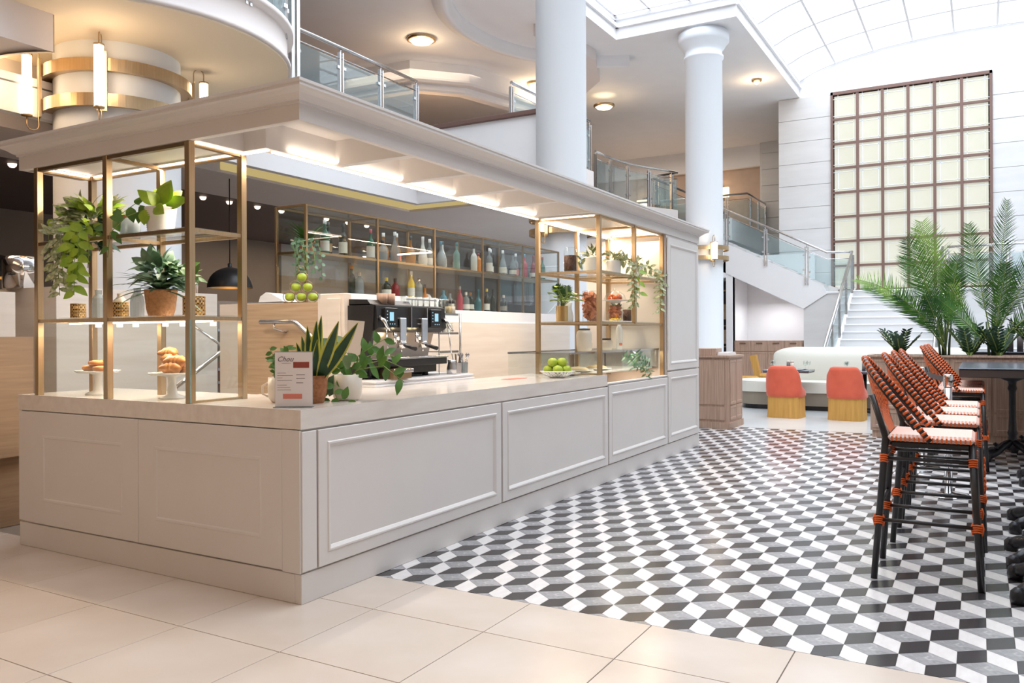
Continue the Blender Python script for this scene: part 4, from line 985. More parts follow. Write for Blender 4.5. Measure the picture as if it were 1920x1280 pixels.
# planter wall
pl = thing('planter_wall', 'long limed oak planter wall with panelled front, behind the bar stools', 'planter', (0, 0, 0))
MB().box(9.42, 9.86, -7.5, -1.90, 0.10, 1.15).build('body', 'oak', pl)
MB().box(9.44, 9.84, -7.5, -1.92, 0, .10).build('plinth', 'oak', pl)
MB().box(9.38, 9.44, -7.52, -1.86, 1.15, 1.18, .004).box(9.84, 9.90, -7.52, -1.86, 1.15, 1.18, .004).box(9.44, 9.84, -1.92, -1.86, 1.15, 1.18, .004).build('rim', 'oak', pl)
MB().box(9.44, 9.84, -7.48, -1.92, 1.12, 1.155).build('soil', 'soil', pl)
for i in range(11):
    y1 = -1.93 - i*.50; cabinet_front(pl, y1 - .47, y1, .42, 1.12, x=9.42); cabinet_front(pl, y1 - .47, y1, .14, .39, x=9.42)
# ================================================================ BAR STOOLS
def bar_stool():
    t = thing('bar_stool', '', 'bar stool', (0, 0, 0), 'woven rattan bar stools along the high tables')
    # local: faces -Y.  seat z .87
    legs = [((-.255, .29, 0), (-.215, .225, .86), (-.235, .30, 1.12)), ((.255, .29, 0), (.215, .225, .86), (.235, .30, 1.12)), ((-.26, -.28, 0), (-.205, -.235, .845), None), ((.26, -.28, 0), (.205, -.235, .845), None)]
    for a, b_, c in legs:
        a, b_ = Vector(a), Vector(b_); pts = [a, b_] + ([Vector(c)] if c else []); m = MB().tube(pts, [.019, .021] + ([.017] if c else []), 10); m.build('leg', 'rattan', t)
    def L(k, z): a, b_ = Vector(legs[k][0]), Vector(legs[k][1]); return a.lerp(b_, z / b_.z)
    for (i, j, z) in ((0, 2, .36), (1, 3, .36), (0, 1, .46), (2, 3, .28), (0, 2, .735), (1, 3, .735), (0, 1, .74), (2, 3, .74)):
        MB().tube([L(i, z), L(j, z + (.0 if i + 2 == j else 0))], .012, 8).build('rung', 'rattan', t)
    # orange cord bindings
    for k in range(4):
        for z in (.36, .735):
            p = L(k, z); b = MB()
            for q in range(4): b.tube([p + Vector((.0225*math.cos(a), .0225*math.sin(a), -.020 + q*.013 + .004*math.cos(a*2))) for a in [i*2*PI/10 for i in range(10)]], .0052, 5, closed=True)
            if z < .4: b.tube([p + Vector((0, -.022, .03)), p + Vector((0, -.03, 0)), p + Vector((0, -.022, -.04))], .007, 5).tube([p + Vector((0, .022, .03)), p + Vector((0, .03, 0)), p + Vector((0, .022, -.04))], .007, 5)
            b.build('cord_binding', 'orange', t)
    # seat frame and woven seat
    MB().box(-.225, .225, -.23, .20, .805, .845, .012).build('seat_frame', 'rattan', t)
    s = MB(); s.box(-.245, .245, -.252, .215, .843, .884, .02); s.build('seat', 'seatw', t)
    b = MB(); n = 36
    for side in (-.247, .247):
        for i in range(n): 
            y = -.24 + .44*i/n
            if i % 2: b.obox((side, y, .858), (1, 0, 0), (0, 1, 0), U, .004, .0045, .014)
    for i in range(n):
        x = -.235 + .47*i/n
        if i % 2: b.obox((x, -.254, .858), (1, 0, 0), (0, 1, 0), U, .0045, .004, .014)
    b.build('seat_edge_weave', 'orange', t)
    # slanting horseshoe rim
    def rim(q):   # q 0..1
        # straight part, arch, straight part
        a = PI * q; x = -.262*math.cos(a); h = math.sin(a)**.62
        y = -.02 + .385*h; z = .85 + .485*h
        sx = 1.0 - .12*h
        return Vector((x*sx, y, z))
    N = 64; path = [rim(i/N) for i in range(N + 1)]
    MB().tube(path, .0165, 10).build('rim_cane', 'rattan', t)
    # parallel inner cane below the rim
    path2 = [p + Vector((0, -.012, -.045)) for p in path[2:-2]]
    MB().tube(path2, .013, 8).build('rim_cane', 'rattan', t)
    # arc-length resample for cord wraps
    Ls = [0]
    for i in range(N): Ls.append(Ls[-1] + (path[i+1] - path[i]).length)
    b = MB(); tot = Ls[-1]; cnt = int(tot / .031)
    def atl(s):
        for i in range(N):
            if s <= Ls[i+1]: return path[i].lerp(path[i+1], (s - Ls[i]) / (Ls[i+1] - Ls[i]))
        return path[-1]
    for i in range(cnt):
        s0 = .02 + i*.031; p0 = atl(s0); p1 = atl(min(s0 + .012, tot)); d = (p1 - p0).normalized(); off = d*.002
        b.tube([p0 - off, p0.lerp(p1, .5), p1 + off], [.0175, .0205, .0175], 9)
    b.build('cord_wraps', 'orange', t)
    # woven backrest panel between the rear uprights up to the rim
    vs = []; fs = []; nx, nz = 10, 8
    for j in range(nz + 1):
        v = j/nz
        for i in range(nx + 1):
            u = i/nx*2 - 1; top = rim(.5 + u*.34); bot = Vector((u*.17, .205, .885)); p = bot.lerp(top, v); p.y += .03*math.sin(PI*v)
            vs.append(p)
    for j in range(nz):
        for i in range(nx): a_ = j*(nx+1) + i; fs.append((a_, a_+1, a_+nx+2, a_+nx+1))
    MB().add(vs, fs, True).build('woven_backrest', 'backw', t)
    return t
s0 = bar_stool()
spos = [(2.33, -3.0, 'closest to the viewer'), (3.33, -3.02, 'second from the viewer'), (4.08, -3.02, 'third from the viewer'), (4.80, -3.02, 'fourth from the viewer, beyond the near cluster'), (7.05, -3.06, 'first behind the chrome posts'), (7.75, -3.06, 'second behind the chrome posts'), (8.4, -3.06, 'third behind the chrome posts, by the planter')]
for i, (x, y, l) in enumerate(spos):
    lb = 'orange and black woven rattan bar stool, %s' % l
    if i == 0: s0.location = (x, y, 0); s0['label'] = lb
    else: dup(s0, (x, y, 0), lb)
# high tables
def foot_leg(b, a):
    c = Vector((math.cos(a), math.sin(a), 0))
    pts = [c*.03 + U*.20, c*.12 + U*.17, c*.22 + U*.10, c*.30 + U*.075, c*.37 + U*.05]
    b.tube(pts, [.045, .038, .036, .044, .038], 8)
    b.lathe([(0, 0), (.04, 0), (.045, .03), (.04, .07), (.02, .09), (0, .09)], c*.37, 8)
    b.lathe([(0, 0), (.025, .01), (.03, .03), (0, .05)], c*.24 + U*.13, 8)
def high_table(x0, x1, y0, y1, peds, label, H=1.06):
    t = thing('high_table', label, 'table', ((x0+x1)/2, (y0+y1)/2, 0)); ox, oy = (x0+x1)/2, (y0+y1)/2
    MB().box(x0-ox, x1-ox, y0-oy, y1-oy, H - .012, H, .004).build('top', 'ttop', t)
    MB().box(x0-ox+.01, x1-ox-.01, y0-oy+.01, y1-oy-.01, H - .105, H - .012, .01).build('apron', 'tedge', t)
    for px, py in peds:
        c = (px - ox, py - oy, 0)
        MB().lathe([(.07, .12), (.08, .16), (.05, .20), (.042, .28), (.055, .32), (.042, .36), (.036, .5), (.036, .80), (.05, .84), (.04, .88), (.045, .92), (.12, .95), (.12, H - .10)], c, 16).build('pedestal', 'iron', t)
        b = MB()
        for k in range(4): foot_leg(b, k*PI/2 + PI/4)
        b.build('pedestal_feet', 'iron', t, c)
    return t
high_table(7.0, 9.32, -4.3, -3.06, [(7.85, -3.60), (8.8, -3.9)], 'high zinc topped table with iron pedestals in front of the planter', 1.10)
high_table(1.85, 3.35, -4.5, -3.60, [(2.2, -3.72), (2.95, -3.72)], 'near high table whose ornate iron feet show beside the closest stool')
high_table(3.7, 5.35, -4.5, -3.66, [(4.03, -3.76), (4.75, -3.95)], 'middle high table whose iron feet show beyond the closest stool')
high_table(5.6, 6.9, -4.6, -3.74, [(6.25, -3.90), (6.75, -4.1)], 'third high table with low iron feet beside the chrome posts')
t = high_table(9.95, 12.4, -5.2, -3.10, [(10.6, -4.0), (11.8, -4.4)], 'far high table with the grey mills, behind the planter', 1.22)
for i, (x, y, lb) in enumerate(((10.10, -3.64, 'grey pepper mill on the far high table, the one nearer the palm'), (10.10, -3.76, 'grey salt mill on the far high table, beside the pepper mill'), (10.35, -4.05, 'dark grey mill at the frame edge on the far high table'))):
    t = thing('mill', lb, 'mill', (x, y, 1.22))
    MB().lathe([(0, 0), (.040, 0), (.040, .24), (0, .24)], (0, 0, 0), 18).build('body', 'pepper', t); MB().lathe([(0, .24), (.040, .24), (.040, .32), (.036, .33), (0, .33)], (0, 0, 0), 18).build('cap', 'salt', t)
# chrome barrier posts
for (x, y, lb) in ((5.13, -3.02, 'chrome barrier post nearer the viewer beside the stools'), (6.8, -2.71, 'chrome barrier post further away beside the stools')):
    t = thing('barrier_post', lb, 'barrier post', (x, y, 0))
    MB().lathe([(0, 0), (.18, 0), (.18, .012), (.04, .03), (0, .03)], (0, 0, 0), 32).build('base', 'chrome', t)
    MB().tube([(0, 0, .02), (0, 0, 1.10)], .034, 18).lathe([(.038, 1.0), (.041, 1.01), (.041, 1.10), (.035, 1.115), (0, 1.115)], (0, 0, 0), 20).build('post', 'chrome', t)
tag(MB().prof([(-.001, .0), (.001, 0), (.001, .05), (-.001, .05)], (5.13, -3.02, 1.03), (6.8, -2.71, 1.03), (0, 1, 0)).build('barrier_belt', 'iron'), 'dark belt stretched between the two chrome barrier posts', 'belt')

# ================================================================ PALMS
# image-plane axes in the world: right ~ (0.50,-0.87), used only to lean the fronds naturally
rx = Vector((.40, -.92, 0)); bx = Vector((.92, .40, 0))
def frond(t, base, d, L, droop, W=.34, n=34, mt='lp', twist=0.0):
    b = MB(); d = Vector(d).normalized(); pts = []; p = Vector(base); dd = d.copy(); st_ = L/n
    side = d.cross(bx).normalized()
    side = Matrix.Rotation(twist, 3, d) @ side
    for i in range(n + 1):
        pts.append(p.copy()); p = p + dd*st_; dd = (dd - U*droop*st_).normalized()
    b.slot(1).tube(pts, [.011*(1 - .8*i/n) for i in range(n+1)], 5).slot(0)
    for i in range(int(n*.28), n):
        u = (i - n*.28)/(n*.72); w_ = W*(math.sin(PI*min(1, u*.85 + .12)))**.75
        tdir = (pts[min(i+1, n)] - pts[i]).normalized(); nr_ = side.cross(tdir).normalized()
        for sg in (-1, 1):
            for hh in (0, .5):
                q = pts[i].lerp(pts[min(i+1, n)], hh)
                dv = (tdir*(.75 + random.uniform(-.1, .1)) + side*sg + nr_*.25 + rv(.05)).normalized()
                b.leaf(q, dv, nr_, w_*random.uniform(.88, 1.05), .017, .22, 3, .7, 0)
    return b.build('frond', [mt, 'stem'], t, fix=False)
def palm(loc, label, specs, stems):
    t = thing('areca_palm', label, 'palm', loc)
    for (x, y, h) in stems: MB().tube([(x, y, 0), (x*1.3, y*1.3, h*.5), (x*1.8, y*1.8, h)], [.018, .014, .010], 8).build('stem', 'trunk', t)
    for sp in specs:
        sp = list(sp) + [.34, 34, 'lp', 0][len(sp) - 4:] if len(sp) < 8 else list(sp)
        sp[7] += random.uniform(-.5, .5); frond(t, *sp)
    return t
def D(r_, u_, b_=0): return rx*r_ + U*u_ + bx*b_
palm((9.64, -2.85, 1.14), 'tall areca palm at the near end of the planter, left of the pair', [
    ((0, 0, .2), D(-.12, 1, .1), 1.78, .12, .42, 36, 'lpl'), ((0, 0, .2), D(-.30, 1, -.1), 1.6, .35, .38, 34), ((0, 0, .15), D(-.62, 1.1, 0), 1.6, .72, .34, 32, 'lpl'), ((0, 0, .1), D(-.50, .95, .2), 1.45, .70, .32, 30),
    ((0, 0, .1), D(-.5, .95, -.1), 1.1, .8, .28, 26), ((0, 0, .1), D(.08, 1, -.1), 1.35, .1, .32, 34), ((0, 0, .2), D(.18, 1, .2), 1.2, .25, .30, 32), ((0, 0, .2), D(-.2, 1, .4), 1.5, .3, .36, 34), ((0, 0, .05), D(-.35, .9, -.4), 1.1, .6, .30, 30)],
    [(-.02, .0, .5), (.04, .03, .6), (.02, -.04, .5), (-.03, .06, .4)])
palm((9.64, -3.42, 1.14), 'tall areca palm at the frame side of the planter, right of the pair', [
    ((0, .1, .2), D(-.50, 1, .1), 1.85, .02, .26, 34, 'lpl', .4), ((0, 0, .2), D(.10, 1, 0), 1.98, .02, .34, 38), ((0, 0, .2), D(-.14, 1, .1), 1.7, .0, .32, 40), ((0, 0, .2), D(.40, 1, -.1), 1.6, .2, .34, 38), ((0, 0, .1), D(-.7, .9, 0), 1.05, .35, .30, 32),
    ((0, 0, .1), D(.3, .9, .3), 1.4, .4, .34, 34), ((0, 0, .1), D(.55, .8, -.2), 1.2, .5, .32, 34), ((0, 0, .1), D(0, 1, -.3), 1.25, .2, .34, 34)],
    [(.0, .0, .6), (.04, -.03, .5), (-.04, .04, .5)])
def zz(loc, label, n=9, L=.5):
    t = thing('zz_plant', label, 'plant', loc)
    for k in range(n):
        a = random.uniform(0, 2*PI); d = Vector((math.cos(a)*.55, math.sin(a)*.55, 1)).normalized(); b = MB(); l = L*random.uniform(.7, 1.1)
        pts = [d*(l*i/10) + Vector((math.cos(a), math.sin(a), -.3))*.06*(i/10)**2 for i in range(11)]
        b.slot(1).tube(pts, .008, 5).slot(0); side = d.cross(U).normalized()
        for i in range(2, 11):
            for sg in (-1, 1): b.leaf(pts[i], (side*sg + d*.8 + rv(.15)), side.cross(d), .095, .036, .1, 3)
        b.build('leaf_spray', ['ld', 'stem'], t, fix=False)
zz((9.62, -2.28, 1.14), 'dark glossy leafy plant at the left end of the planter', 10, .42)
zz((9.62, -3.15, 1.14), 'dark glossy leafy plant between the two palms', 11, .48)
zz((9.62, -3.5, 1.14), 'dark glossy leafy plant at the foot of the right palm', 11, .52)
zz((9.62, -3.95, 1.14), 'dark glossy leafy plant at the frame edge of the planter', 10, .6)
# ================================================================ BOTTLES
def gmat(name, col, rough=.06, a=.55):
    m = bpy.data.materials.new(name); m.use_nodes = True; nt = m.node_tree; b = nt.nodes['Principled BSDF']
    b.inputs['Base Color'].default_value = (*col, 1); b.inputs['Roughness'].default_value = rough
    tr = nt.nodes.new('ShaderNodeBsdfTransparent'); tr.inputs[0].default_value = (*[min(1, c*.6 + .4) for c in col], 1)
    mx = nt.nodes.new('ShaderNodeMixShader'); mx.inputs[0].default_value = a
    nt.links.new(tr.outputs[0], mx.inputs[1]); nt.links.new(b.outputs[0], mx.inputs[2]); nt.links.new(mx.outputs[0], nt.nodes['Material Output'].inputs[0]); return m
BC = {'clear': gmat('clear_bottle_glass', (.55, .60, .62), a=.35), 'green': gmat('green_bottle_glass', (.03, .16, .09), a=.8), 'dark': gmat('dark_bottle_glass', (.02, .028, .02), a=.95), 'amber': gmat('amber_liquor', (.50, .20, .035), a=.7),
      'blue': gmat('blue_bottle_glass', (.10, .35, .50), a=.7), 'pink': gmat('pink_bottle_glass', (.62, .10, .14), a=.7), 'white': gmat('white_bottle', (.80, .79, .75), a=.97), 'teal': gmat('teal_bottle_glass', (.035, .17, .20), a=.9), 'red': gmat('red_liquor', (.28, .02, .03), a=.8), 'orange': gmat('orange_liquor', (.75, .25, .03), a=.8), 'yellow': gmat('yellow_cap', (.85, .60, .04), a=1), 'paleg': gmat('pale_green_glass', (.45, .62, .55), a=.4)}
PROF = {'slim': [(0, 0), (.034, 0), (.038, .006), (.038, .165), (.036, .180), (.028, .198), (.018, .212), (.014, .225), (.013, .285)],
        'round': [(0, 0), (.042, 0), (.050, .015), (.055, .06), (.054, .10), (.044, .14), (.028, .165), (.016, .185), (.013, .21), (.013, .27)],
        'cone': [(0, 0), (.041, 0), (.045, .008), (.045, .10), (.041, .13), (.030, .17), (.019, .20), (.014, .225), (.013, .285)],
        'square': [(0, 0), (.040, 0), (.042, .01), (.042, .15), (.034, .17), (.015, .185), (.014, .22)],
        'squat': [(0, 0), (.048, 0), (.050, .01), (.050, .11), (.034, .14), (.015, .155), (.015, .19)]}
def bottle(x, y, z, kind, gl, cap, lab, label, cat='bottle', group=None, sc=1.0, labc='label'):
    t = thing('bottle', label, cat, (x, y, z), group)
    P = [(r*sc, h*sc) for r, h in PROF[kind]]; sq = .35 if kind in ('square',) else 0
    MB().lathe(P, (0, 0, 0), 14, sq=sq).build('glass_body', BC[gl], t)
    r, h = P[-1]; MB().lathe([(r + .003, h - .02*sc), (r + .003, h + .018*sc), (0, h + .020*sc)], (0, 0, 0), 10).build('cap', BC.get(cap, M.get(cap)), t)
    if lab:
        r1 = P[2][0] + .0015; MB().lathe([(r1, .03*sc), (r1, (.04 + lab)*sc)], (0, 0, 0), 14, sq=sq).build('paper_label', labc, t)
    return t
UP = [(2.60, 'slim', 'green', 'wceramic', .08, 'dark green bottle with a big white label', 'label'), (2.72, 'slim', 'dark', 'black', .07, 'dark brown bottle with small script', 'brassdk'), (2.86, 'slim', 'dark', 'black', .09, 'dark bottle with a cream label low down', 'cream'),
      (3.37, 'slim', 'green', 'pink', .10, 'green gin bottle with a pink cap', 'label'), (3.48, 'squat', 'clear', 'black', 0, 'small squat clear bottle', 'label'), (3.58, 'round', 'amber', 'wceramic', .03, 'round amber liqueur bottle', 'label'), (3.69, 'cone', 'clear', 'wceramic', 0, 'conical clear bottle', 'label'), (3.81, 'cone', 'amber', 'wceramic', .04, 'conical amber bottle with a pinkish top', 'salmon'),
      (3.97, 'round', 'amber', 'black', 0, 'broad amber bottle with a dark stopper', 'label'), (4.06, 'squat', 'amber', 'black', .05, 'low amber bottle partly behind its neighbour', 'label'), (4.20, 'cone', 'white', 'wceramic', .05, 'pale bottle with a cream label', 'cream'), (4.43, 'slim', 'clear', 'wceramic', .06, 'clear bottle with a square white stopper', 'label'),
      (4.56, 'round', 'clear', 'blue', .05, 'clear round bottle with dark lettering label', 'gceramic'), (4.69, 'cone', 'white', 'black', .07, 'white cream liqueur bottle with a dark cap', 'label'), (4.89, 'slim', 'paleg', 'teal', .0, 'pale green slender bottle', 'label'), (4.99, 'slim', 'teal', 'orange', .06, 'dark teal bottle with a small white label', 'label'),
      (5.28, 'slim', 'white', 'black', 0, 'opaque white bottle with a black cap', 'label'), (5.49, 'square', 'orange', 'red', .0, 'square amber bottle with a red cap', 'label'), (5.65, 'slim', 'clear', 'wceramic', .09, 'clear bottle with a tall white label', 'label'), (5.79, 'slim', 'dark', 'wceramic', .06, 'dark bottle with a silver neck', 'label'),
      (5.99, 'cone', 'clear', 'wceramic', .06, 'clear bottle with a pale square label', 'cream'), (6.13, 'cone', 'clear', 'black', .05, 'clear conical bottle with a black stopper', 'cream'), (6.26, 'cone', 'clear', 'black', .04, 'second clear conical bottle with a black stopper', 'cream'), (6.46, 'slim', 'clear', 'wceramic', .07, 'clear bottle with an orange label', 'salmon'),
      (6.58, 'slim', 'pink', 'blue', .0, 'pink bottle with a blue cap', 'label'), (6.69, 'slim', 'white', 'black', .05, 'white bottle with dark cap next to the pink one', 'label'), (6.85, 'slim', 'red', 'red', .04, 'dark red bottle', 'label'), (6.98, 'squat', 'dark', 'black', .05, 'small dark bottle at the far end', 'label'), (7.12, 'slim', 'green', 'red', .05, 'green bottle at the very end near the brass shelf', 'label')]
for i, (x, k, g, c, l, lb, lc) in enumerate(UP):
    bottle(x, 2.24 + (.04 if i % 2 else -.03), 2.278, k, g, c, l, '%s on the upper case shelf' % lb, group='bottles on the upper shelf of the glass case', labc=lc, sc=1.1)
LO = [(3.02, 'slim', 'dark', 'orange', 0, 'dark bottle with a tall orange neck', 'label', 1.905), (3.14, 'square', 'clear', 'salt', 0, 'square clear bottle with a cork stopper', 'label', 1.905), (3.58, 'squat', 'dark', 'yellow', .04, 'small dark bottle with a yellow top', 'label', 1.905), (3.73, 'squat', 'red', 'black', 0, 'squat bottle with red liquor', 'label', 1.905),
      (4.02, 'slim', 'yellow', 'wceramic', .08, 'yellow and white soft drink bottle', 'label', 1.905), (4.16, 'square', 'clear', 'steel', 0, 'clear bottle with a steel pourer', 'label', 1.905),
      (4.28, 'round', 'orange', 'black', .03, 'orange bitters bottle', 'label', 1.785), (4.65, 'square', 'blue', 'blue', .0, 'square blue gin bottle', 'label', 1.785), (4.79, 'squat', 'clear', 'clear', .06, 'squat clear bottle with a pale label', 'label', 1.785), (5.00, 'slim', 'pink', 'gceramic', 0, 'pink bottle with a grey cap', 'label', 1.785),
      (5.14, 'square', 'clear', 'wceramic', .05, 'clear square bottle with a white label', 'label', 1.785), (5.24, 'square', 'dark', 'amber', .05, 'dark square bottle with a cream label', 'cream', 1.785), (5.42, 'round', 'teal', 'teal', .07, 'large teal bottle with a white star label', 'label', 1.785), (5.63, 'slim', 'dark', 'yellow', .07, 'dark bottle with yellow cap and white red label', 'label', 1.785),
      (5.78, 'slim', 'dark', 'black', .0, 'plain black bottle', 'label', 1.785), (6.06, 'square', 'dark', 'salt', .05, 'dark square bottle with a cork, standing alone', 'taupe', 1.785)]
for i, (x, k, g, c, l, lb, lc, z) in enumerate(LO):
    bottle(x, 2.24, z, k, g, c, l, '%s on the back bar ledge' % lb, group='bottles on the back bar ledge', sc=1.0, labc=lc)
# white cloth roll and jug next to the bottles, rear glass
o = MB().lathe([(0, 0), (.07, 0), (.075, .02), (.06, .14), (.035, .18), (0, .19)], (0, 0, 0), 16).build('cloth_cone', 'towel', None, (4.40, 2.3, 1.785)); tag(o, 'folded white cloth cone beside the bitters bottles', 'cloth')
# apple pyramid stand
t = thing('fruit_stand', 'round wire rack holding green apples on the wood partition top', 'rack', (1.86, 1.80, 1.78))
b = MB()
AP = [(-.085, 0, .045), (0, 0, .045), (.085, 0, .045), (-.043, .02, .12), (.043, .02, .12), (0, .03, .195)]
for x, y, z in AP: b.tube([(x + .043*math.cos(a), y - .03, z + .043*math.sin(a)) for a in [i*2*PI/18 for i in range(18)]], .003, 5, closed=True)
b.tube([(.022*math.cos(a), 0, .255 + .022*math.sin(a)) for a in [i*2*PI/14 for i in range(14)]], .003, 5, closed=True); b.tube([(-.13, 0, .002), (.13, 0, .002)], .004, 5).build('wire_rack', 'brassdk', t)
t.rotation_euler = (0, 0, math.radians(-55)); t.scale = (1.15, 1.15, 1.15)
def fruit(x, y, z, r, label, group):
    t = thing('apple', label, 'fruit', (x, y, z), group)
    n = 10; MB().lathe([(r*math.sin(PI*i/n)*(1 + .05*math.sin(PI*i/n)), r - r*math.cos(PI*i/n)*(1 - .12*(abs(math.cos(PI*i/n))**6))) for i in range(n+1)], (0, 0, 0), 16).build('flesh', 'lime', t)
    MB().tube([(0, 0, 1.78*r), (.003, 0, 2.05*r)], .0018, 5).build('stem', 'tedge', t)
rows = ['leftmost in the bottom row', 'middle of the bottom row', 'rightmost in the bottom row', 'left in the middle row', 'right in the middle row', 'at the top']
for (x, y, z), l in zip(AP, rows):
    c, s_ = math.cos(math.radians(-55)), math.sin(math.radians(-55))
    fruit(1.86 + 1.15*(c*x - s_*y), 1.80 + 1.15*(s_*x + c*y), 1.78 + 1.15*(z - .036), .040, 'green apple in the wire rack, %s' % l, 'green apples in the wire rack')
# limes bowl on counter
t = thing('wire_bowl', 'shallow woven white bowl of green apples on the bar top', 'bowl', (3.62, .22, 1.084))
b = MB()
for k in range(26):
    a = 2*PI*k/26; b.tube([(.06*math.cos(a), .06*math.sin(a), .004), (.12*math.cos(a + .3), .12*math.sin(a + .3), .028), (.165*math.cos(a + .55), .165*math.sin(a + .55), .062)], .0038, 4)
    b.tube([(.06*math.cos(a), .06*math.sin(a), .004), (.12*math.cos(a - .3), .12*math.sin(a - .3), .028), (.165*math.cos(a - .55), .165*math.sin(a - .55), .062)], .0038, 4)
b.tube([(.165*math.cos(a), .165*math.sin(a), .062) for a in [i*2*PI/26 for i in range(26)]], .005, 5, closed=True)
b.build('lattice', 'wceramic', t)
MB().lathe([(0, .003), (.06, .003), (.06, .0), (0, 0)], (0, 0, 0), 20).build('base', 'wceramic', t)
for (x, y, z, l) in ((-.085, .02, .03, 'left in the lower layer'), (0, -.06, .03, 'front of the lower layer'), (.085, .0, .03, 'right in the lower layer'), (.0, .07, .03, 'hidden at the back'), (-.045, .0, .10, 'left on top'), (.045, .01, .10, 'right on top')):
    c, s_ = math.cos(-1.05), math.sin(-1.05); fruit(3.62 + c*x - s_*y, .22 + s_*x + c*y, 1.084 + z, .047, 'green apple in the white bowl, %s' % l, 'green apples in the white bowl')

# ================================================================ ESPRESSO MACHINE
pf = thing('espresso_plinth', 'white moulded plinth under the espresso machine', 'plinth', (0, 0, 0))
MB().box(1.70, 3.16, .86, 1.50, 1.084, 1.10, .003).box(1.73, 3.13, .88, 1.50, 1.10, 1.118).box(1.71, 3.15, .865, 1.50, 1.118, 1.130, .003).box(1.74, 3.12, .885, 1.5, 1.13, 1.14).build('moulded_base', 'white', pf)
em = thing('espresso_machine', 'black and steel two group espresso machine', 'coffee machine', (0, 0, 0))
x0, x1, yf, yb = 1.76, 2.66, .93, 1.48; zb = 1.14
for x in (x0 + .06, x1 - .06):
    for y in (yf + .1, yb - .06): MB().lathe([(0, 0), (.03, 0), (.025, .05), (0, .05)], (x, y, zb), 12).build('foot', 'black', em)
MB().box(x0 + .02, x1 + .05, yf + .05, yb, zb + .03, zb + .12, .006).build('base_tray_housing', 'black', em)
MB().box(x0 + .0, x1 + .08, yf - .06, yf + .36, zb + .16, zb + .175, .003).build('drip_grate', 'steel', em)
MB().box(x0 + .01, x1 + .07, yf - .05, yf + .40, zb + .10, zb + .16, .004).build('tray_edge', 'black', em)
MB().prof([(yf + .10, zb + .17), (yf + .02, zb + .42), (yf + .4, zb + .42), (yf + .4, zb + .17)], (x0 + .03, 0, 0), (x1 - .02, 0, 0), (0, 1, 0)).build('splash_back', 'steeldk', em)
MB().prof([(yf - .02, zb + .40), (yf - .05, zb + .42), (yf - .03, zb + .595), (yf + .02, zb + .61), (yb, zb + .61), (yb, zb + .38), (yf + .02, zb + .38)], (x0, 0, 0), (x1 + .06, 0, 0), (0, 1, 0)).build('head', 'black', em)
MB().prof([(yf - .01, zb + .42), (yf + .08, zb + .02), (yb, zb + .02), (yb, zb + .60), (yf - .02, zb + .60)], (x0 - .015, 0, 0), (x0 + .02, 0, 0), (0, 1, 0)).build('side_panel', 'black', em)
MB().prof([(yf + .07, zb + .47), (yf + .14, zb + .10), (yb - .03, zb + .10), (yb - .03, zb + .50)], (x0 - .018, 0, 0), (x0 - .010, 0, 0), (0, 1, 0)).build('side_inlay', 'gceramic', em)
MB().prof([(yf + .02, zb + .60), (yf + .06, zb + .645), (yb - .05, zb + .66), (yb, zb + .60)], (x0, 0, 0), (x0 + .55, 0, 0), (0, 1, 0)).build('top_cover', 'black', em)
b = MB(); b.box(x0 + .5, x1 + .04, yf + .04, yf + .05, zb + .66, zb + .67)
for k in range(6): b.tube([(x0 + .5 + k*.085, yf + .05, zb + .61), (x0 + .5 + k*.085, yf + .05, zb + .665)], .004, 5)
b.build('cup_rail', 'steel', em)
for gx in (x0 + .30, x0 + .60):
    MB().box(gx - .045, gx + .045, yf - .075, yf - .02, zb + .29, zb + .50, .006).build('group_head', 'chrome', em)
    MB().lathe([(0, 0), (.038, 0), (.042, .03), (.042, .06), (0, .06)], (gx, yf - .05, zb + .25), 16).build('portafilter', 'chrome', em)
    MB().tube([(gx, yf - .08, zb + .275), (gx - .03, yf - .22, zb + .245)], [.014, .017], 10).build('portafilter_handle', 'black', em)
    MB().tube([(gx, yf - .05, zb + .25), (gx, yf - .05, zb + .22)], .008, 6).build('spout', 'chrome', em)
    b = MB().tube([(gx - .09, yf - .05, zb + .38), (gx - .09, yf - .05, zb + .30)], .012, 8).tube([(gx - .07, yf - .05, zb + .38), (gx - .07, yf - .05, zb + .29)], .008, 8); b.build('water_pipe', 'chrome', em)
for gx in (x0 + .15, x0 + .78):
    MB().box(gx - .07, gx + .09, yf - .062, yf - .04, zb + .43, zb + .58, .004).build('control_panel', 'black', em)
    MB().box(gx - .015, gx + .035, yf - .065, yf - .060, zb + .475, zb + .545).build('display', 'screen', em)
    b = MB()
    for k in range(4): b.box(gx - .05, gx - .042, yf - .064, yf - .060, zb + .47 + k*.026, zb + .478 + k*.026)
    for k in range(3): b.box(gx - .015 + k*.03, gx - .007 + k*.03, yf - .064, yf - .060, zb + .445, zb + .453)
    b.build('button_lights', 'screen', em)
for sx in (x0 + .42, x0 + .645): MB().box(sx, sx + .008, yf - .066, yf - .03, zb + .42, zb + .59).build('trim_strip', 'steel', em)
MB().lathe([(0, 0), (.010, 0), (.010, .004), (0, .004)], (x0 + .535, yf - .056, zb + .45), 12).build('push_button', 'wceramic', em)
for sx in (x0 + .03, x1 + .02):
    MB().tube([(sx, yf - .04, zb + .50), (sx + .005, yf - .09, zb + .47), (sx + .02, yf - .10, zb + .42), (sx + .10, yf - .08, zb + .395)], [.020, .017, .012, .010], 8).build('steam_lever', 'chrome', em)
    MB().tube([(sx + .05, yf - .07, zb + .40), (sx + .05, yf - .08, zb + .30), (sx + .045, yf - .10, zb + .19)], .006, 8).build('steam_wand', 'chrome', em)
point('machine_work_light', (x0 + .22, yf - .03, zb + .33), .5, (1.0, .78, .45), .01); point('machine_work_light', (x0 + .52, yf - .03, zb + .33), .5, (1.0, .78, .45), .01)
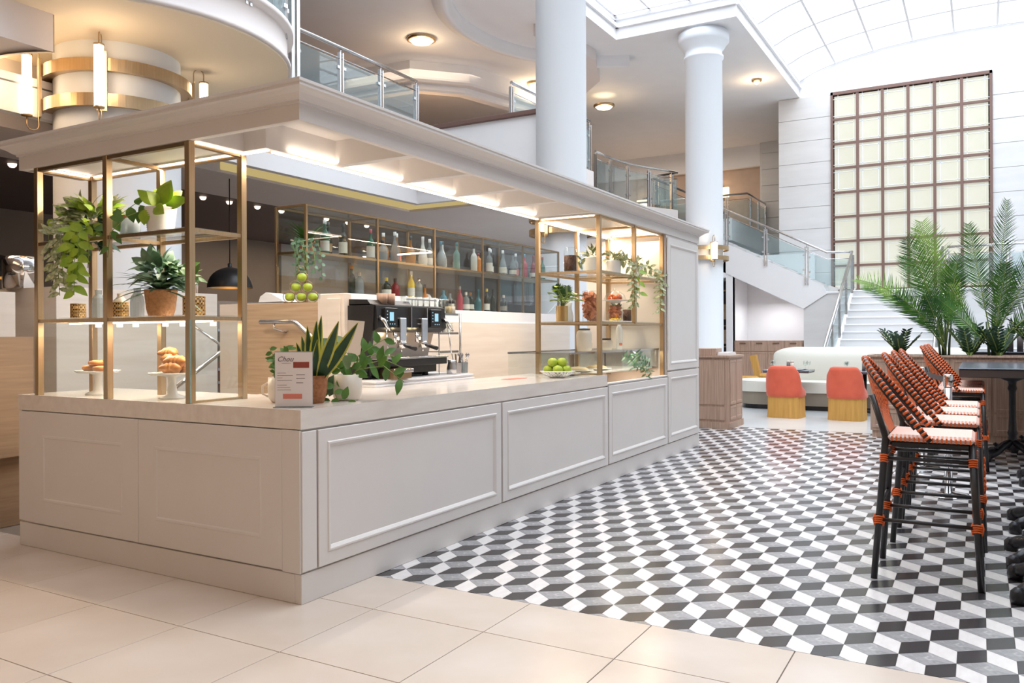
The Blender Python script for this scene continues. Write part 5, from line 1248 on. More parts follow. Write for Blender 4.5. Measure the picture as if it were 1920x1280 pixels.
t = thing('knock_box', 'steel knock box drawer under the espresso machine', 'box', (2.02, .90, zb)); MB().box(-.11, .13, -.06, .10, 0, .085, .004).build('body', 'brassdk', t); MB().box(-.12, .14, -.075, -.06, .05, .08, .004).build('lip', 'steel', t)
for i, (dx, lb) in enumerate(((0, 'left'), (.10, 'right'))):
    t = thing('wooden_cup', 'ribbed wood-look cup on top of the espresso machine, the %s one of two' % lb, 'cup', (x0 + .19 + dx, yf + .06, zb + .612)); MB().lathe([(0, 0), (.042, 0), (.046, .09), (.040, .09), (.038, .01)], (0, 0, 0), 18).build('body', 'oak', t)
# upturned glasses on the machine rail and stacked tumblers
for i in range(9):
    o = MB().lathe([(.030, 0), (.034, .002), (.030, .085), (0, .088)], (0, 0, 0), 12).build('tumbler', 'glass', None, (x0 + .56 + .04*i*1.35, yf + .12 + .03*(i % 2), zb + .612)); tag(o, '%s upturned clear tumbler from the left on the espresso machine' % ORD[i], 'glass', 'upturned tumblers on the espresso machine')
gr = thing('glass_rack', 'narrow three tier rack with jars and glasses right of the espresso machine', 'rack', (2.82, 1.0, zb))
for z in (.20, .37, .545): MB().box(-.06, .24, -.02, .20, z, z + .008).box(-.06, .24, -.025, -.02, z - .008, z + .012).build('tier', 'steel', gr)
MB().tube([(.26, -.03, .0), (.26, -.03, .56)], .010, 8).tube([(-.07, -.02, 0), (-.07, -.02, .56)], .005, 6).tube([(.24, .2, 0), (.24, .2, .56)], .005, 6).build('upright', 'steel', gr)
for i in range(6):
    o = MB().lathe([(0, 0), (.026, 0), (.03, .05), (.03, .09), (.027, .09), (.024, .006)], (0, 0, 0), 12).build('tumbler', 'glass', None, (2.80 + (i % 3)*.075, 1.0 + (i // 3)*.08, zb + .378)); tag(o, '%s small tumbler of the %s row on the glass rack middle tier' % (ORD[i % 3], ('front', 'back')[i // 3]), 'glass', 'tumblers on the middle tier')
for i in range(3):
    o = MB().lathe([(0, 0), (.030, 0), (.034, .05), (.034, .13), (.031, .13), (.028, .006)], (0, 0, 0), 12).build('tall_glass', 'glass', None, (2.79 + i*.06, 1.02, zb + .553)); tag(o, '%s tall clear glass from the left on the glass rack top tier' % ORD[i], 'glass', 'tall glasses on the top tier')
for (x, col, lb) in ((2.96, 'bread', 'jar of biscuits with a black lid on the top tier'), (3.02, 'ceramic', 'jar with a pale label and black lid on the top tier')):
    t = thing('jar', lb, 'jar', (x, 1.02, zb + .553)); MB().lathe([(0, 0), (.032, 0), (.034, .09), (.028, .10)], (0, 0, 0), 14).build('glass_body', 'glass', t); MB().lathe([(0, .004), (.029, .004), (.03, .07), (0, .07)], (0, 0, 0), 12).build('contents', col, t); MB().lathe([(.03, .098), (.032, .13), (0, .13)], (0, 0, 0), 14).build('lid', 'black', t)
t = thing('milk_pitcher', 'steel milk pitcher on the espresso plinth', 'pitcher', (2.86, .92, zb)); MB().lathe([(0, 0), (.045, 0), (.047, .05), (.036, .10), (.040, .13), (.037, .13), (.03, .1)], (0, 0, 0), 18).build('body', 'steel', t); MB().tube([(.04, 0, .11), (.075, 0, .10), (.078, 0, .04), (.046, 0, .03)], .005, 6).build('handle', 'steel', t)
for (x, y, lb, st_) in ((3.07, .93, 'cut glass tumbler full of spoons at the plinth corner', 'steel'), (2.96, .93, 'steel cup holding black straws beside the milk pitcher', 'black')):
    t = thing('spoon_glass', lb, 'glass', (x, y, zb)); MB().lathe([(0, 0), (.042, 0), (.046, .10), (.042, .10), (.038, .01)], (0, 0, 0), 12, smooth=False).build('glass_body', BC['clear'] if st_ == 'steel' else 'steel', t)
    b = MB()
    for k in range(7):
        a = k*.9; b.tube([(.01*math.cos(a), .01*math.sin(a), .01), (.05*math.cos(a), .05*math.sin(a), .17 + .01*(k % 3))], .004, 5)
        if st_ == 'steel': b.lathe([(0, -.02), (.010, 0), (0, .02)], (.05*math.cos(a), .05*math.sin(a), .17), 8)
    b.build('spoons' if st_ == 'steel' else 'straws', st_, t)
t = thing('coffee_grinder', 'clear hopper coffee grinder at the right of the machine', 'grinder', (2.80, 1.25, zb)); MB().box(-.05, .05, -.08, .08, 0, .22, .01).build('body', 'black', t); MB().lathe([(.045, .22), (.08, .34), (.08, .40), (0, .40)], (0, 0, 0), 16).build('hopper', BC['clear'], t)

# ================================================================ POTTED PLANTS
def potlathe(t, prof, mt, soilr, soilz, name='pot', seg=28, sq=0):
    MB().lathe(prof, (0, 0, 0), seg, sq=sq).build(name, mt, t); MB().lathe([(0, soilz), (soilr, soilz)], (0, 0, 0), 16).build('soil', 'soil', t)
def trail(b, pts, n, L, W, jit=.3, curl=.3, up=.25):
    P = [Vector(p) for p in pts]; ls = [0]
    for i in range(1, len(P)): ls.append(ls[-1] + (P[i] - P[i-1]).length)
    def at(s):
        for i in range(1, len(P)):
            if s <= ls[i] + 1e-9: return P[i-1].lerp(P[i], (s - ls[i-1])/max(1e-6, ls[i] - ls[i-1])), (P[i] - P[i-1]).normalized()
        return P[-1], (P[-1] - P[-2]).normalized()
    b.slot(1).tube(P, .0028, 4).slot(0)
    for k in range(n):
        p, d = at(ls[-1]*(k + .5)/n); s_ = d.cross(Vector((-.8, -.6, 0))); s_ = s_.normalized() if s_.length > .1 else Vector((0, 1, 0))
        dv = s_*(1 if k % 2 else -1) + d*.45 + rv(jit) + U*up*0; b.leaf(p, dv, Vector((-.7, -.6, .45)) + rv(.25), L*random.uniform(.75, 1.15), W*random.uniform(.8, 1.1), curl, 4)
def clump(b, c, r, n, L, W, zmin=-.1, out=1.0, curl=.35):
    c = Vector(c)
    for k in range(n):
        a = random.uniform(0, 2*PI); e = random.uniform(zmin, 1.0); d = Vector((math.cos(a)*(1 - .5*max(e, 0)), math.sin(a)*(1 - .5*max(e, 0)), e)).normalized(); p = c + Vector((d.x*r, d.y*r, d.z*r*.9))*random.uniform(.35, 1.0)
        b.leaf(p, d*out + rv(.45), Vector((-.4, -.4, .8)) + rv(.5), L*random.uniform(.7, 1.15), W*random.uniform(.75, 1.1), curl, 4)
# 1 variegated trailing plant upper left
t = thing('trailing_plant', 'large variegated trailing plant hanging from the upper left shelf', 'plant', (.20, 2.14, 2.176))
potlathe(t, [(0, 0), (.07, 0), (.09, .13), (.085, .13), (.08, .11)], 'ceramic', .08, .11)
b = MB(); clump(b, (-.02, 0, .12), .17, 95, .12, .055); b.build('variegated_foliage', ['lv', 'stem'], t, fix=False)
b = MB(); clump(b, (-.04, -.06, .12), .17, 46, .12, .07); clump(b, (0, .3, .12), .03, 3, .09, .07)
trail(b, [(-.05, .1, .13), (-.1, .25, .17), (-.12, .38, .16)], 3, .09, .075); b.build('lime_foliage', ['lg', 'stem'], t, fix=False)
b = MB()
for dy, L_ in ((.05, .30), (.0, .40), (-.05, .34), (.10, .14), (-.1, .22)): trail(b, [(-.10, dy, .10), (-.27, dy + .02, .02), (-.285, dy + .0, -.12), (-.28, dy - .02, -L_)], int(L_*52), .10, .045)
b.build('variegated_trails', ['lv', 'stem'], t, fix=False)
b = MB()
for dy, L_ in ((-.15, .24), (-.22, .30), (-.12, .16), (-.18, .40)): trail(b, [(-.10, dy*.6, .10), (-.27, dy, .02), (-.28, dy, -L_)], int(L_*40), .095, .06)
b.build('green_trails', ['lg', 'stem'], t, fix=False)
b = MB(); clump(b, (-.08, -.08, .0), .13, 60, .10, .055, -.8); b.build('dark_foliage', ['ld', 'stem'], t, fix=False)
# 2 pothos in ribbed pot + glass vase
t = thing('potted_pothos', 'lime leaved pothos in a ribbed cream pot on the upper left shelf', 'plant', (.24, 1.50, 2.176))
rp_ = [(0, 0), (.075, 0)]
for k in range(14): z = .005 + k*.0125; rp_ += [(.078 + z*.12, z), (.083 + z*.12, z + .006)]
potlathe(t, rp_ + [(.10, .185), (.092, .185), (.09, .165)], 'wceramic', .09, .165)
b = MB()
for a, e, L_, W_ in ((1.2, 1.3, .17, .12), (-.4, 1.0, .16, .10), (-2.0, .9, .15, .10), (2.6, .8, .14, .09), (-1.3, .35, .16, .11), (.5, .6, .14, .09), (-2.6, .5, .13, .09), (-1.7, 1.6, .16, .12)):
    d = Vector((math.cos(a)*.8, math.sin(a)*.8, e)); MB().leaf(Vector((0, 0, .17)) + d.normalized()*.05, d, Vector((-.7, -.6, .5)), L_, W_, .25, 6).build('leaf', 'lg', t, fix=False)
MB().leaf((-.10, .02, .16), (-.1, .1, -1), (-1, -.4, 0), .10, .085, .1, 5).build('leaf', 'lg', t, fix=False); MB().leaf((-.08, -.05, .18), (-.2, -1, -.5), (-1, -.2, .3), .12, .09, .1, 5).build('leaf', 'lg', t, fix=False)
b = MB(); trail(b, [(-.05, .05, .18), (-.06, .18, .22), (-.12, .30, .13), (-.20, .32, .02)], 6, .09, .07); trail(b, [(-.05, .05, .18), (-.15, .15, .12), (-.26, .16, .0), (-.27, .17, -.16)], 4, .10, .06); trail(b, [(0, .05, .18), (-.1, .36, .14), (-.26, .38, -.02), (-.27, .385, -.22)], 4, .09, .025); b.build('trailing_leaves', ['lm', 'stem'], t, fix=False)
t = thing('glass_vase', 'clear glass cylinder vase with copper rim on the upper left shelf', 'vase', (.24, 1.82, 2.176))
MB().lathe([(0, 0), (.065, 0), (.067, .15), (.063, .15), (.06, .01)], (0, 0, 0), 24).build('glass_body', BC['clear'], t); MB().lathe([(.064, .135), (.069, .135), (.069, .152), (.064, .152)], (0, 0, 0), 24).build('rim', 'salmon', t)
# 3 fern in basket
t = thing('fern_in_basket', 'blue-green fern in a woven basket pot on the middle shelf', 'plant', (.24, 1.50, 1.631))
potlathe(t, [(0, 0), (.078, 0), (.092, .05), (.100, .12), (.104, .165), (.108, .17), (.104, .18), (.095, .18), (.09, .15)], 'basket', .09, .15, 'basket_pot')
b = MB()
for k in range(46):
    a = random.uniform(0, 2*PI); e = random.uniform(.35, 1.6); L_ = random.uniform(.16, .30); d = Vector((math.cos(a), math.sin(a), e)).normalized()
    b.leaf(Vector((0, 0, .16)) + d*.02, d, U, L_, .045, .55, 6, 0, .3)
clump(b, (0, -.02, .26), .16, 90, .11, .06, -.2)
b.build('fronds', ['lb', 'stem'], t, fix=False)
b = MB()
for (dy, dz, L_) in ((1, .35, .46), (1, .12, .40), (.9, .0, .36), (-.9, .1, .44), (-1, .5, .38), (-1, -.05, .50)): 
    d = Vector((-.15, dy, dz)).normalized(); b.leaf((0, 0, .17), d, U, L_*1.05, .035, .25, 8, 0, .3)
b.build('long_fronds', ['lb', 'stem'], t, fix=False)
b = MB(); clump(b, (.02, -.16, .28), .07, 16, .08, .05, .2); clump(b, (0, -.3, .24), .06, 10, .07, .045, .1); b.build('mid_foliage', ['lm', 'stem'], t, fix=False)
# glass bottles on mid shelf
for (y, lb) in ((2.15, 'ribbed clear glass bottle vase behind the second brass post'), (1.72, 'ribbed clear glass bottle vase beside the fern basket')):
    t = thing('bottle_vase', lb, 'vase', (.22, y, 1.631))
    MB().lathe([(0, 0), (.045, 0), (.047, .10), (.04, .14), (.022, .165), (.024, .195), (.020, .195)], (0, 0, 0), 16, smooth=False).build('glass_body', BC['clear'], t)
def holder(x, y, z, lb, r=.050, h=.105):
    t = thing('candle_holder', lb, 'candle holder', (x, y, z)); MB().lathe([(0, 0), (r, 0), (r, h), (r - .004, h), (r - .004, .004)], (0, 0, 0), 28).build('lattice_cup', 'latt', t)
    b = MB()
    for zz_ in [k*h/6 for k in range(7)]: b.tube([((r + .001)*math.cos(a), (r + .001)*math.sin(a), max(.003, zz_)) for a in [i*2*PI/28 for i in range(28)]], .0022, 4, closed=True)
    for k in range(22): a = 2*PI*k/22; b.tube([((r + .001)*math.cos(a), (r + .001)*math.sin(a), 0), ((r + .001)*math.cos(a), (r + .001)*math.sin(a), h)], .0018, 4)
    b.build('lattice_bars', 'gold', t)
holder(.24, 2.42, 1.631, 'gold lattice candle holder at the left of the middle shelf'); holder(.24, 1.93, 1.631, 'gold lattice candle holder beside the second brass post'); holder(.24, 1.17, 1.631, 'larger gold lattice holder beside the corner brass post', .068, .125)
# cake stands with pastries
def cake_stand(y, lb):
    t = thing('cake_stand', lb, 'cake stand', (.24, y, 1.084)); MB().lathe([(0, 0), (.085, 0), (.08, .012), (.035, .03), (.026, .09), (.03, .14), (.06, .155), (.06, .158), (0, .158)], (0, 0, 0), 28).build('foot', 'wceramic', t); MB().lathe([(0, .158), (.135, .158), (.15, .168), (.15, .174), (.13, .170), (0, .168)], (0, 0, 0), 36).build('plate', 'wceramic', t)
cake_stand(2.19, 'white cake stand with flat pastries in the glass case'); cake_stand(1.39, 'white cake stand with croissants in the glass case')
def croissant(x, y, z, rz, s_, lb, grp):
    t = thing('croissant', lb, 'pastry', (x, y, z), grp, rz); n = 14; pts = []; rr_ = []
    for i in range(n + 1): u = i/n*2 - 1; pts.append((.075*u*s_, .03*u*u*s_, .030*s_)); rr_.append((.034*(1 - abs(u)**2.2) + .006)*s_*(1 + .10*math.cos(u*14)))
    MB().tube(pts, rr_, 12).build('crust', 'pastry', t)
for i, (dx, dy, dz, rz) in enumerate(((.02, .06, 0, 1.3), (-.04, -.05, 0, 1.9), (.05, -.02, 0, 1.5), (0, .03, .055, 1.2), (-.01, -.06, .045, 2.0), (.02, .05, .095, 1.7))):
    croissant(.24 + dx, 1.39 + dy, 1.256 + dz, rz, 1.05, 'golden croissant in the pile on the right cake stand, %s laid' % ORD[i], 'croissants on the right cake stand')
for i, (dx, dy, dz) in enumerate(((0, .07, 0), (.01, -.03, 0), (-.03, -.10, 0.0), (0, .0, .038))):
    t = thing('flat_pastry', 'flat oval pastry on the left cake stand, %s of the stack' % ORD[i], 'pastry', (.24 + dx, 2.19 + dy, 1.256 + dz), 'flat pastries on the left cake stand'); MB().lathe([(0, 0), (.055, 0), (.066, .014), (.06, .030), (.03, .036), (0, .037)], (0, 0, 0), 20).build('crust', 'pastry', t)
# counter corner plants
t = thing('jade_plant', 'small bushy green plant in a round cream mug pot', 'plant', (.36, .50, 1.084))
potlathe(t, [(0, 0), (.065, 0), (.088, .03), (.092, .08), (.090, .155), (.083, .155), (.08, .135)], 'ceramic', .08, .135)
b = MB()
for k in range(10):
    a = k*.63; e = Vector((.08*math.cos(a), .08*math.sin(a), .30 + .04*math.sin(k*2))); trail(b, [(0, 0, .13), e*.6 + Vector((0, 0, .06)), e], 10, .055, .032, .5, .15)
b.build('foliage', ['lm', 'stem'], t, fix=False)
MB().tube([(-.04, .088, .12), (-.05, .125, .10), (-.05, .125, .05), (-.04, .088, .035)], .007, 8).build('handle', 'ceramic', t)
t = thing('snake_plant', 'yellow edged snake plant in a woven terracotta pot', 'plant', (.40, .29, 1.084))
potlathe(t, [(0, 0), (.068, 0), (.085, .06), (.092, .14), (.098, .17), (.090, .17), (.085, .15)], 'terra', .085, .15)
bi = MB(); bo = MB()
for (ay, ax, L_, W_, cz) in ((.10, 0, .33, .05, .0), (.30, .05, .28, .05, .0), (-.08, 0, .36, .055, .0), (-.55, -.05, .44, .060, -.25), (-.78, .1, .46, .062, -.15), (.02, .2, .40, .05, 0), (.45, -.1, .18, .05, 0), (-.3, -.2, .26, .045, .0), (.2, -.25, .24, .045, 0)):
    d = Vector((ax, ay, 1)); nn = Vector((-.75, -.65, .1)); base = Vector((ax*.06, ay*.08, .14)); MB().slot(1).leaf(base, d, nn, L_*1.02, W_*1.25, cz, 8, 0, .1).slot(0).leaf(base + Vector((-.004, -.004, 0)), d, nn, L_, W_*.82, cz, 8, 0, .1).build('leaf', ['ld', 'ly'], t, fix=False)
t = thing('pothos_plant', 'trailing pothos with blue-green leaves in a cream ceramic pot', 'plant', (.66, .24, 1.084))
potlathe(t, [(0, 0), (.070, 0), (.088, .02), (.094, .06), (.095, .165), (.088, .165), (.085, .14)], 'ceramic', .085, .14)
b = MB()
for (x, y, z, dx, dy, dz, L_, W_) in ((-.02, .06, .24, -.2, 1, .1, .17, .09), (-.05, .03, .30, -.2, .6, .6, .15, .10), (0, .05, .34, .2, .8, .7, .13, .09), (-.08, .02, .16, -.2, .3, -1, .14, .10), (-.05, -.02, .22, -.3, -.5, .3, .13, .09), (-.06, .08, .20, -.6, .8, -.3, .14, .09)):
    MB().leaf((x, y, z), (dx, dy, dz), (-.75, -.6, .35), L_, W_, .15, 6).build('leaf', 'lb', t, fix=False)
b = MB(); tr_ = [[(0, 0, .14), (.03, -.06, .28), (.10, -.16, .36), (.14, -.22, .40)], [(0, 0, .14), (.02, -.10, .22), (.10, -.22, .26), (.16, -.34, .20)], [(0, 0, .14), (0, -.1, .20), (.06, -.25, .22), (.12, -.36, .12)], [(0, 0, .14), (.06, -.05, .26), (.2, -.1, .30), (.3, -.15, .27)], [(0, 0, .14), (-.02, .08, .22), (0, .12, .27), (0, .14, .3)]]
for p_ in tr_: trail(b, p_, 8, .095, .05, .45, .2)
b.build('upper_trails', ['lm', 'stem'], t, fix=False)
b = MB()
for p_ in ([(-.06, .05, .15), (-.12, .10, .10), (-.13, .12, .03), (-.10, .06, .012)], [(-.08, 0, .15), (-.13, .0, .08), (-.14, -.04, .02), (-.1, -.14, .012)], [(-.06, .06, .15), (-.16, .14, .08), (-.18, .15, .01)]): trail(b, p_, 6, .08, .055, .3, .1)
b.build('lower_trails', ['lm', 'stem'], t, fix=False)
# menu card
mc = thing('menu_card', 'white drinks menu card with a rust and a salmon box in a clear stand', 'menu card', (.115, .165, 1.084), None, math.radians(-60.2))
# local: width along X (image right), faces -Y
w2, h2 = .108, .318
MB().box(-w2, w2, -.001, .001, .006, h2).build('card', 'paper', mc); MB().box(-w2 - .004, w2 + .004, -.03, .03, 0, .004).box(-w2 - .002, w2 + .002, .002, .005, 0, h2 + .006).build('clear_stand', BC['clear'], mc)
MB().box(-.002, .09, -.0022, -.001, .228, .262).build('print_box', 'rust', mc); MB().box(-.062, .048, -.0022, -.001, .05, .078).build('print_box', 'salmon', mc)
b = MB()
for i, z in enumerate((.198, .184, .170, .155, .128, .115, .100)): b.box(-.095, -.095 + (.05, .09, .03, .085, .055, .075, .08)[i], -.002, -.001, z, z + .0016)
for z, w_ in ((.186, .05), (.166, .05), (.140, .04)): b.box(.015, .015 + w_, -.002, -.001, z, z + .003)
b.box(-.07, -.015, -.002, -.001, .254, .2555).build('fine_print', 'ink', mc)
cu = bpy.data.curves.new('script_title', 'FONT'); cu.body = 'Chou'; cu.size = .040; cu.shear = .4; cu.extrude = .0004; cu.space_character = 1.05
to = bpy.data.objects.new('script_title', cu); COL.objects.link(to); to.parent = mc; to.location = (-.096, -.0022, .266); to.rotation_euler = (PI/2, 0, 0)
bpy.context.view_layer.update(); me_ = bpy.data.meshes.new_from_object(to); bpy.data.objects.remove(to)
me_.materials.clear(); me_.materials.append(M['ink']); to = bpy.data.objects.new('script_title', me_); COL.objects.link(to); to.parent = mc; to.location = (-.096, -.0022, .266); to.rotation_euler = (PI/2, 0, 0)

# case plants
t = thing('case_plant', 'green leafy plant with trailing hearts inside the left end of the glass case', 'plant', (2.42, 2.27, 2.278))
potlathe(t, [(0, 0), (.06, 0), (.08, .12), (.075, .12), (.07, .1)], 'salmon', .07, .1)
b = MB()
for k in range(34): a = random.uniform(0, 2*PI); d = Vector((math.cos(a), math.sin(a), random.uniform(.6, 2.2))).normalized(); b.leaf(Vector((0, 0, .10)), d, U, random.uniform(.16, .30), .035, .35, 5, 0, .2)
b.build('upright_leaves', ['lm', 'stem'], t, fix=False)
b = MB()
for k in range(8): dy = random.uniform(-.15, .1); dx = random.uniform(-.2, .05); trail(b, [(0, 0, .11), (dx - .1, dy - .1, .08), (dx - .12, dy - .16, -.05), (dx - .12, dy - .17, -.12 - .22*random.random())], 14, .042, .036, .5)
b.build('trailing_hearts', ['lb', 'stem'], t, fix=False)

# ================================================================ RIGHT SHELF THINGS
def ribpot(r, h):
    p = [(0, 0), (r*.86, 0)]; n = 9
    for k in range(n): z = h*k/n; p += [(r*.87 + (r*.12)*k/n, z + .002), (r*.90 + (r*.12)*k/n, z + h/n*.5)]
    return p + [(r, h), (r*.92, h), (r*.9, h*.9)]
def spill(loc, lb, path, n, pot_r=.085, pot_h=.15, mt='lv', rib=True):
    t = thing('trailing_plant', lb, 'plant', loc); potlathe(t, ribpot(pot_r, pot_h), 'wceramic', pot_r*.9, pot_h*.9)
    b = MB(); clump(b, (0, 0, pot_h), .10, 34, .085, .038, 0); 
    for p_, k in path: trail(b, p_, k, .09, .040, .35)
    b.build('foliage', [mt, 'stem'], t, fix=False); return t
spill((4.72, .34, 2.151), 'small pale trailing plant in a ribbed pot behind the near brass post', [([(0, 0, .14), (-.1, .05, .16), (-.18, .1, .1)], 5)], 10, .10, .17)
spill((5.10, .26, 2.151), 'variegated plant trailing far down from the top right shelf', [([(0, 0, .15), (-.03, -.15, .16), (0, -.24, .02), (0, -.25, -.35)], 22), ([(0, 0, .15), (.2, -.15, .18), (.42, -.2, .08), (.46, -.25, -.02)], 9), ([(0, 0, .15), (.1, -.1, .2), (.25, -.2, .16)], 6)], 20, .09, .16)
spill((5.84, .30, 2.151), 'variegated plant trailing beside the end wall from the top right shelf', [([(0, 0, .14), (.1, -.14, .16), (.12, -.27, .04), (.12, -.28, -.40)], 26), ([(0, 0, .14), (.18, -.10, .14), (.25, -.26, .02), (.22, -.27, -.2)], 14)], 20, .10, .15)
b = MB(); trail(b, [(0, 0, 0), (0, -.01, -.1), (0, -.012, -.3)], 5, .10, .06)
tag(b.build('ivy_strand', ['lg', 'stem'], None, (5.24, .02, 2.22), fix=False), 'single green leafy strand dangling by the middle brass post', 'plant')
t = thing('coffee_jar', 'tall glass jar half full of coffee beans on the top right shelf', 'jar', (4.33, .42, 2.151)); MB().lathe([(0, 0), (.068, 0), (.068, .22), (.058, .235), (.058, .25), (0, .25)], (0, 0, 0), 20).build('glass_body', 'glass', t); MB().lathe([(0, .004), (.064, .004), (.064, .165), (0, .165)], (0, 0, 0), 18).build('coffee_beans', 'beans', t)
t = thing('pilea_plant', 'round leaved plant in a gold ribbed pot on the middle right shelf', 'plant', (4.02, .45, 1.631)); t.location = (4.29, .50, 1.631); t.scale = (1.2, 1.2, 1.2)
MB().lathe([(0, 0), (.052, 0), (.052, .135), (.047, .135), (.045, .12)], (0, 0, 0), 24, smooth=False).build('gold_pot', 'gold', t)
b = MB()
for k in range(20):
    a = random.uniform(0, 2*PI); rr_ = random.uniform(.04, .19); z = random.uniform(.20, .33) - rr_*.3; e = Vector((rr_*math.cos(a), rr_*math.sin(a), z)); b.slot(1).tube([(0, 0, .12), e*.5 + Vector((0, 0, .09)), e], .0028, 4).slot(0); b.leaf(e - Vector((math.cos(a)*.03, math.sin(a)*.03, 0)), (math.cos(a), math.sin(a), .05), U, .085, .10, .15, 5)
b.build('round_leaves', ['lg', 'stem'], t, fix=False)
def biscuits(t, r, z0, z1, n, mt='cookie'):
    b = MB()
    for k in range(n):
        a = random.uniform(0, 2*PI); q = random.uniform(0, r*.55); c = Vector((q*math.cos(a), q*math.sin(a), random.uniform(z0, z1))); n_ = rv().normalized(); o_ = n_.orthogonal().normalized(); o2 = n_.cross(o_); s_ = r*.42
        b.obox(c, n_, o_, o2, s_*.25, s_*.7, s_)
    b.build('biscuits', mt, t)
t = thing('biscuit_jar', 'very tall glass jar packed with biscuits on the middle right shelf', 'jar', (4.86, .42, 1.631)); MB().lathe([(0, 0), (.10, 0), (.10, .335), (.095, .34), (0, .34)], (0, 0, 0), 24).build('glass_body', 'glass', t); biscuits(t, .11, .05, .30, 90)
t = thing('biscuit_jar', 'shorter glass jar of biscuits under the domed cake plate', 'jar', (5.38, .36, 1.631)); MB().lathe([(0, 0), (.085, 0), (.085, .20), (.06, .22), (0, .22)], (0, 0, 0), 24).build('glass_body', 'glass', t); biscuits(t, .09, .04, .17, 50); 
t = thing('cake_dome', 'white plate with orange pastries under a clear dome, standing on the biscuit jar', 'cake dome', (5.38, .36, 1.852)); MB().lathe([(0, 0), (.06, 0), (.07, .02), (.15, .03), (.155, .036), (0, .036)], (0, 0, 0), 28).build('plate', 'wceramic', t); MB().lathe([(.13, .036), (.11, .09), (.06, .13), (.012, .14), (.016, .16), (0, .168)], (0, 0, 0), 24).build('dome', 'glass', t)
b = MB()
for k in range(7): a = k*.9; b.lathe([(0, 0), (.025, .004), (.032, .02), (.02, .04), (0, .045)], (.055*math.cos(a), .055*math.sin(a), .038 + .02*(k % 2)), 10)
b.build('pastries', 'orange', t)
t = thing('white_jug', 'white jug with a small palm sprig on the middle right shelf', 'jug', (4.62, .60, 1.631)); MB().lathe([(0, 0), (.065, 0), (.07, .06), (.048, .15), (.055, .21), (.05, .21)], (0, 0, 0), 20).build('body', 'wceramic', t); MB().tube([(-.045, .02, .18), (-.10, .05, .15), (-.10, .05, .08), (-.06, .03, .05)], .007, 8).build('handle', 'wceramic', t); frond(t, (0, 0, .18), (-.5, .3, 1), .26, 1.5, .09, 16, 'ld'); frond(t, (0, 0, .18), (.2, .1, 1), .22, 1.2, .08, 14, 'ld')
t = thing('dark_bottle', 'dark brown carafe beside the middle rear post on the right shelf', 'carafe', (5.90, .42, 1.631)); MB().lathe([(0, 0), (.055, 0), (.055, .17), (.05, .19), (.052, .24), (.048, .24)], (0, 0, 0), 18).build('glass_body', 'glass', t); MB().lathe([(0, .003), (.052, .003), (.052, .16), (0, .16)], (0, 0, 0), 16).build('contents', 'beans', t)
t = thing('grey_pot', 'grey tapered pot with dark leaves on the middle right shelf', 'plant', (5.66, .45, 1.631)); potlathe(t, [(0, 0), (.05, 0), (.075, .13), (.07, .13), (.065, .11)], 'gceramic', .065, .11); b = MB(); clump(b, (0, 0, .14), .05, 18, .09, .035, .2); b.build('leaves', ['ld', 'stem'], t, fix=False)
t = thing('snack_tray', 'white tray with yellow snacks and a small bottle on the middle right shelf', 'tray', (5.12, .24, 1.631)); MB().box(-.22, .30, -.10, .10, 0, .012, .004).build('tray', 'wceramic', t); b = MB()
for k in range(14): b.lathe([(0, 0), (.016, .004), (.012, .014), (0, .018)], (random.uniform(-.14, .04), random.uniform(-.07, .05), .012 + random.uniform(0, .012)), 8)
b.build('snacks', BC['yellow'], t); MB().lathe([(0, .012), (.018, .012), (.018, .07), (.008, .08), (.008, .09)], (.02, 0, 0), 12).build('small_bottle', BC['amber'], t)
def crock(x, y, r, h, lb):
    t = thing('crock', lb, 'jar', (x, y, 1.318)); MB().lathe([(0, 0), (r*.86, 0), (r*.95, h*.3), (r, h*.75), (r*.9, h*.92), (r*.72, h*.96), (r*.72, h)], (0, 0, 0), 24).build('body', 'ceramic', t); MB().lathe([(r*.76, h), (r*.78, h + .015), (0, h + .017)], (0, 0, 0), 20).build('lid', 'tedge', t)
crock(4.66, .42, .085, .225, 'tall cream crock with a dark lid on the glass food case'); crock(4.96, .52, .060, .10, 'small cream crock hidden by the brass post'); crock(5.20, .40, .078, .115, 'low cream crock with a dark lid on the glass food case')
t = thing('white_bottle', 'white bottle with a red mark on the glass food case', 'bottle', (5.60, .40, 1.318)); MB().lathe([(0, 0), (.038, 0), (.040, .22), (.032, .26), (.022, .27), (.022, .30), (0, .30)], (0, 0, 0), 18).build('body', 'wceramic', t); MB().obox((-.028, -.030, .06), (.68, -.73, 0), (.73, .68, 0), U, .018, .002, .013).build('red_mark', 'salmon', t)
# food on the deck
for i, (x, y) in enumerate(((4.05, .36), (4.45, .40), (4.98, .42))):
    t = thing('food_plate', 'white plate of flatbread in the glass case, %s from the apple bowl' % ORD[i], 'plate', (x, y, 1.088 if x < 4.3 else 1.10)); MB().lathe([(0, 0), (.10, 0), (.17, .018), (.17, .024), (.10, .010), (0, .008)], (0, 0, 0), 28).build('plate', 'wceramic', t)
    b = MB(); b.lathe([(0, .01), (.11, .012), (.12, .03), (.08, .05), (0, .06)], (0, 0, 0), 18); b.build('flatbread', 'bread', t); b = MB()
    for k in range(12): a = k*.55; b.leaf((.10*math.cos(a), .10*math.sin(a), .02), (math.cos(a), math.sin(a), .3), U, .04, .02, .3, 3)
    b.build('garnish', ['lg', 'stem'], t, fix=False)
t = thing('eucalyptus_branch', 'silvery green eucalyptus branch spilling over the edge of the food case', 'plant', (5.35, .12, 1.11)); b = MB()
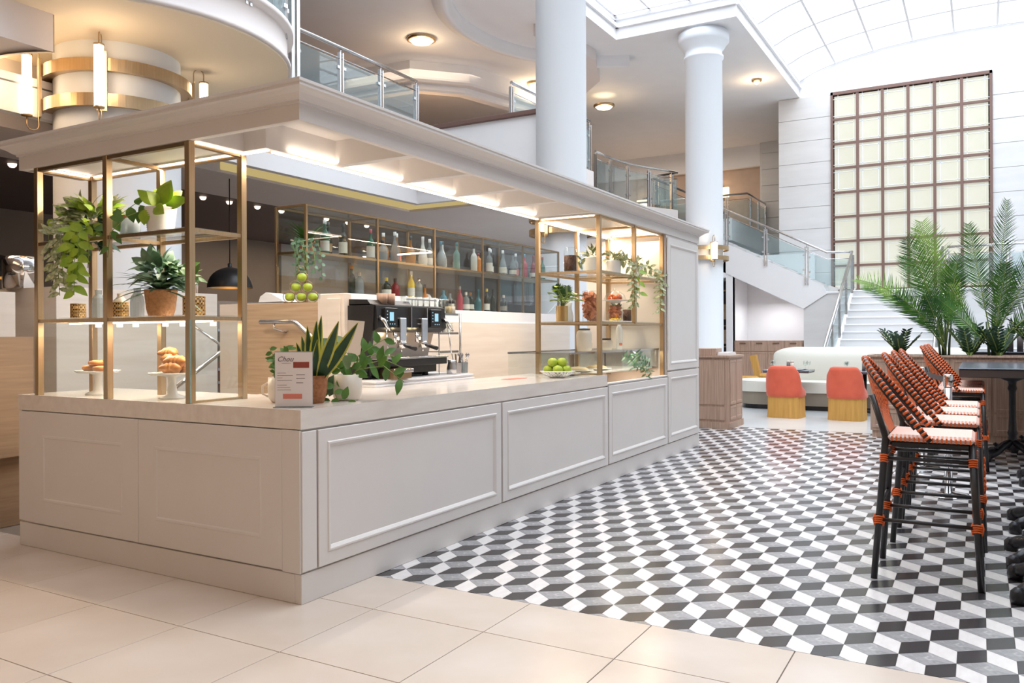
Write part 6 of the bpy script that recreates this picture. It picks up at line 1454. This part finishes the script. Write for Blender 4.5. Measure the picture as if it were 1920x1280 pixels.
for p_, k in (([(0, 0, 0), (-.15, -.02, .10), (-.35, -.02, .14)], 14), ([(0, 0, 0), (.05, -.03, .10), (-.05, -.04, .18)], 10), ([(0, 0, 0), (.15, -.05, .10), (.35, -.06, .06)], 14), ([(0, 0, 0), (.1, -.08, .02), (.15, -.09, -.12), (.12, -.09, -.22)], 16), ([(0, 0, 0), (.22, -.07, .02), (.34, -.08, -.08)], 10), ([(0, 0, 0), (.1, -.02, .16), (.2, -.02, .18)], 8)): trail(b, p_, k, .075, .022, .4)
b.build('leaves', ['lb', 'stem'], t, fix=False)
o = MB(); 
for k in range(7): a = k*.9; o.leaf((0, 0, 0), (math.cos(a), math.sin(a), .5), U, .09, .025, .2, 4)
tag(o.build('dried_leaves', ['wceramic', 'stem'], None, (4.85, .16, .822), fix=False), 'small white leaf decoration in the well of the bar end', 'decoration')
tag(MB().box(-.16, .16, -.05, .05, 0, .003).build('paper_slip', 'salmon', None, (3.28, .50, 1.084)), 'pinkish paper slip lying on the bar top near the brass shelf', 'paper')
# towel on the partition and steel canister behind far left
o = MB(); o.prof([(0, 0), (.02, .05), (.09, .085), (.16, .07), (.28, .02), (.30, 0)], (0, 0, 0), (.18, 0, 0), (0, -1, 0)); tag(o.build('folded_towel', 'towel', None, (1.9, 2.36, 1.80)), 'folded white towel behind the top of the wood partition', 'towel')
t = thing('steel_canister', 'shiny steel canister on the wall behind the trailing plant', 'canister', (1.02, 4.55, 1.95)); MB().lathe([(0, 0), (.15, 0), (.15, .26), (.13, .30), (0, .31)], (0, 0, 0), 24).build('body', 'chrome', t); MB().lathe([(0, 0), (.03, 0), (.03, .01)], (-.13, -.09, .12), 10).build('badge', 'black', t)
o = MB()
for k in range(6): o.tube([(.02*k, 0, 0), (.02*k + .005, 0, .12)], .005, 5)
tag(o.build('wooden_sticks', 'salt', None, (2.45, 3.97, 1.95)), 'bundle of wooden sticks on the pale wall behind the corner post', 'sticks')
t = thing('cream_vase', 'pale speckled vase behind the second brass post', 'vase', (1.75, 3.98, 1.95 - .26)); t.location = (.30, 2.02, 1.631); MB().lathe([(0, 0), (.035, 0), (.05, .06), (.045, .12), (.02, .15), (.022, .17)], (0, 0, 0), 18).build('body', 'ceramic', t)
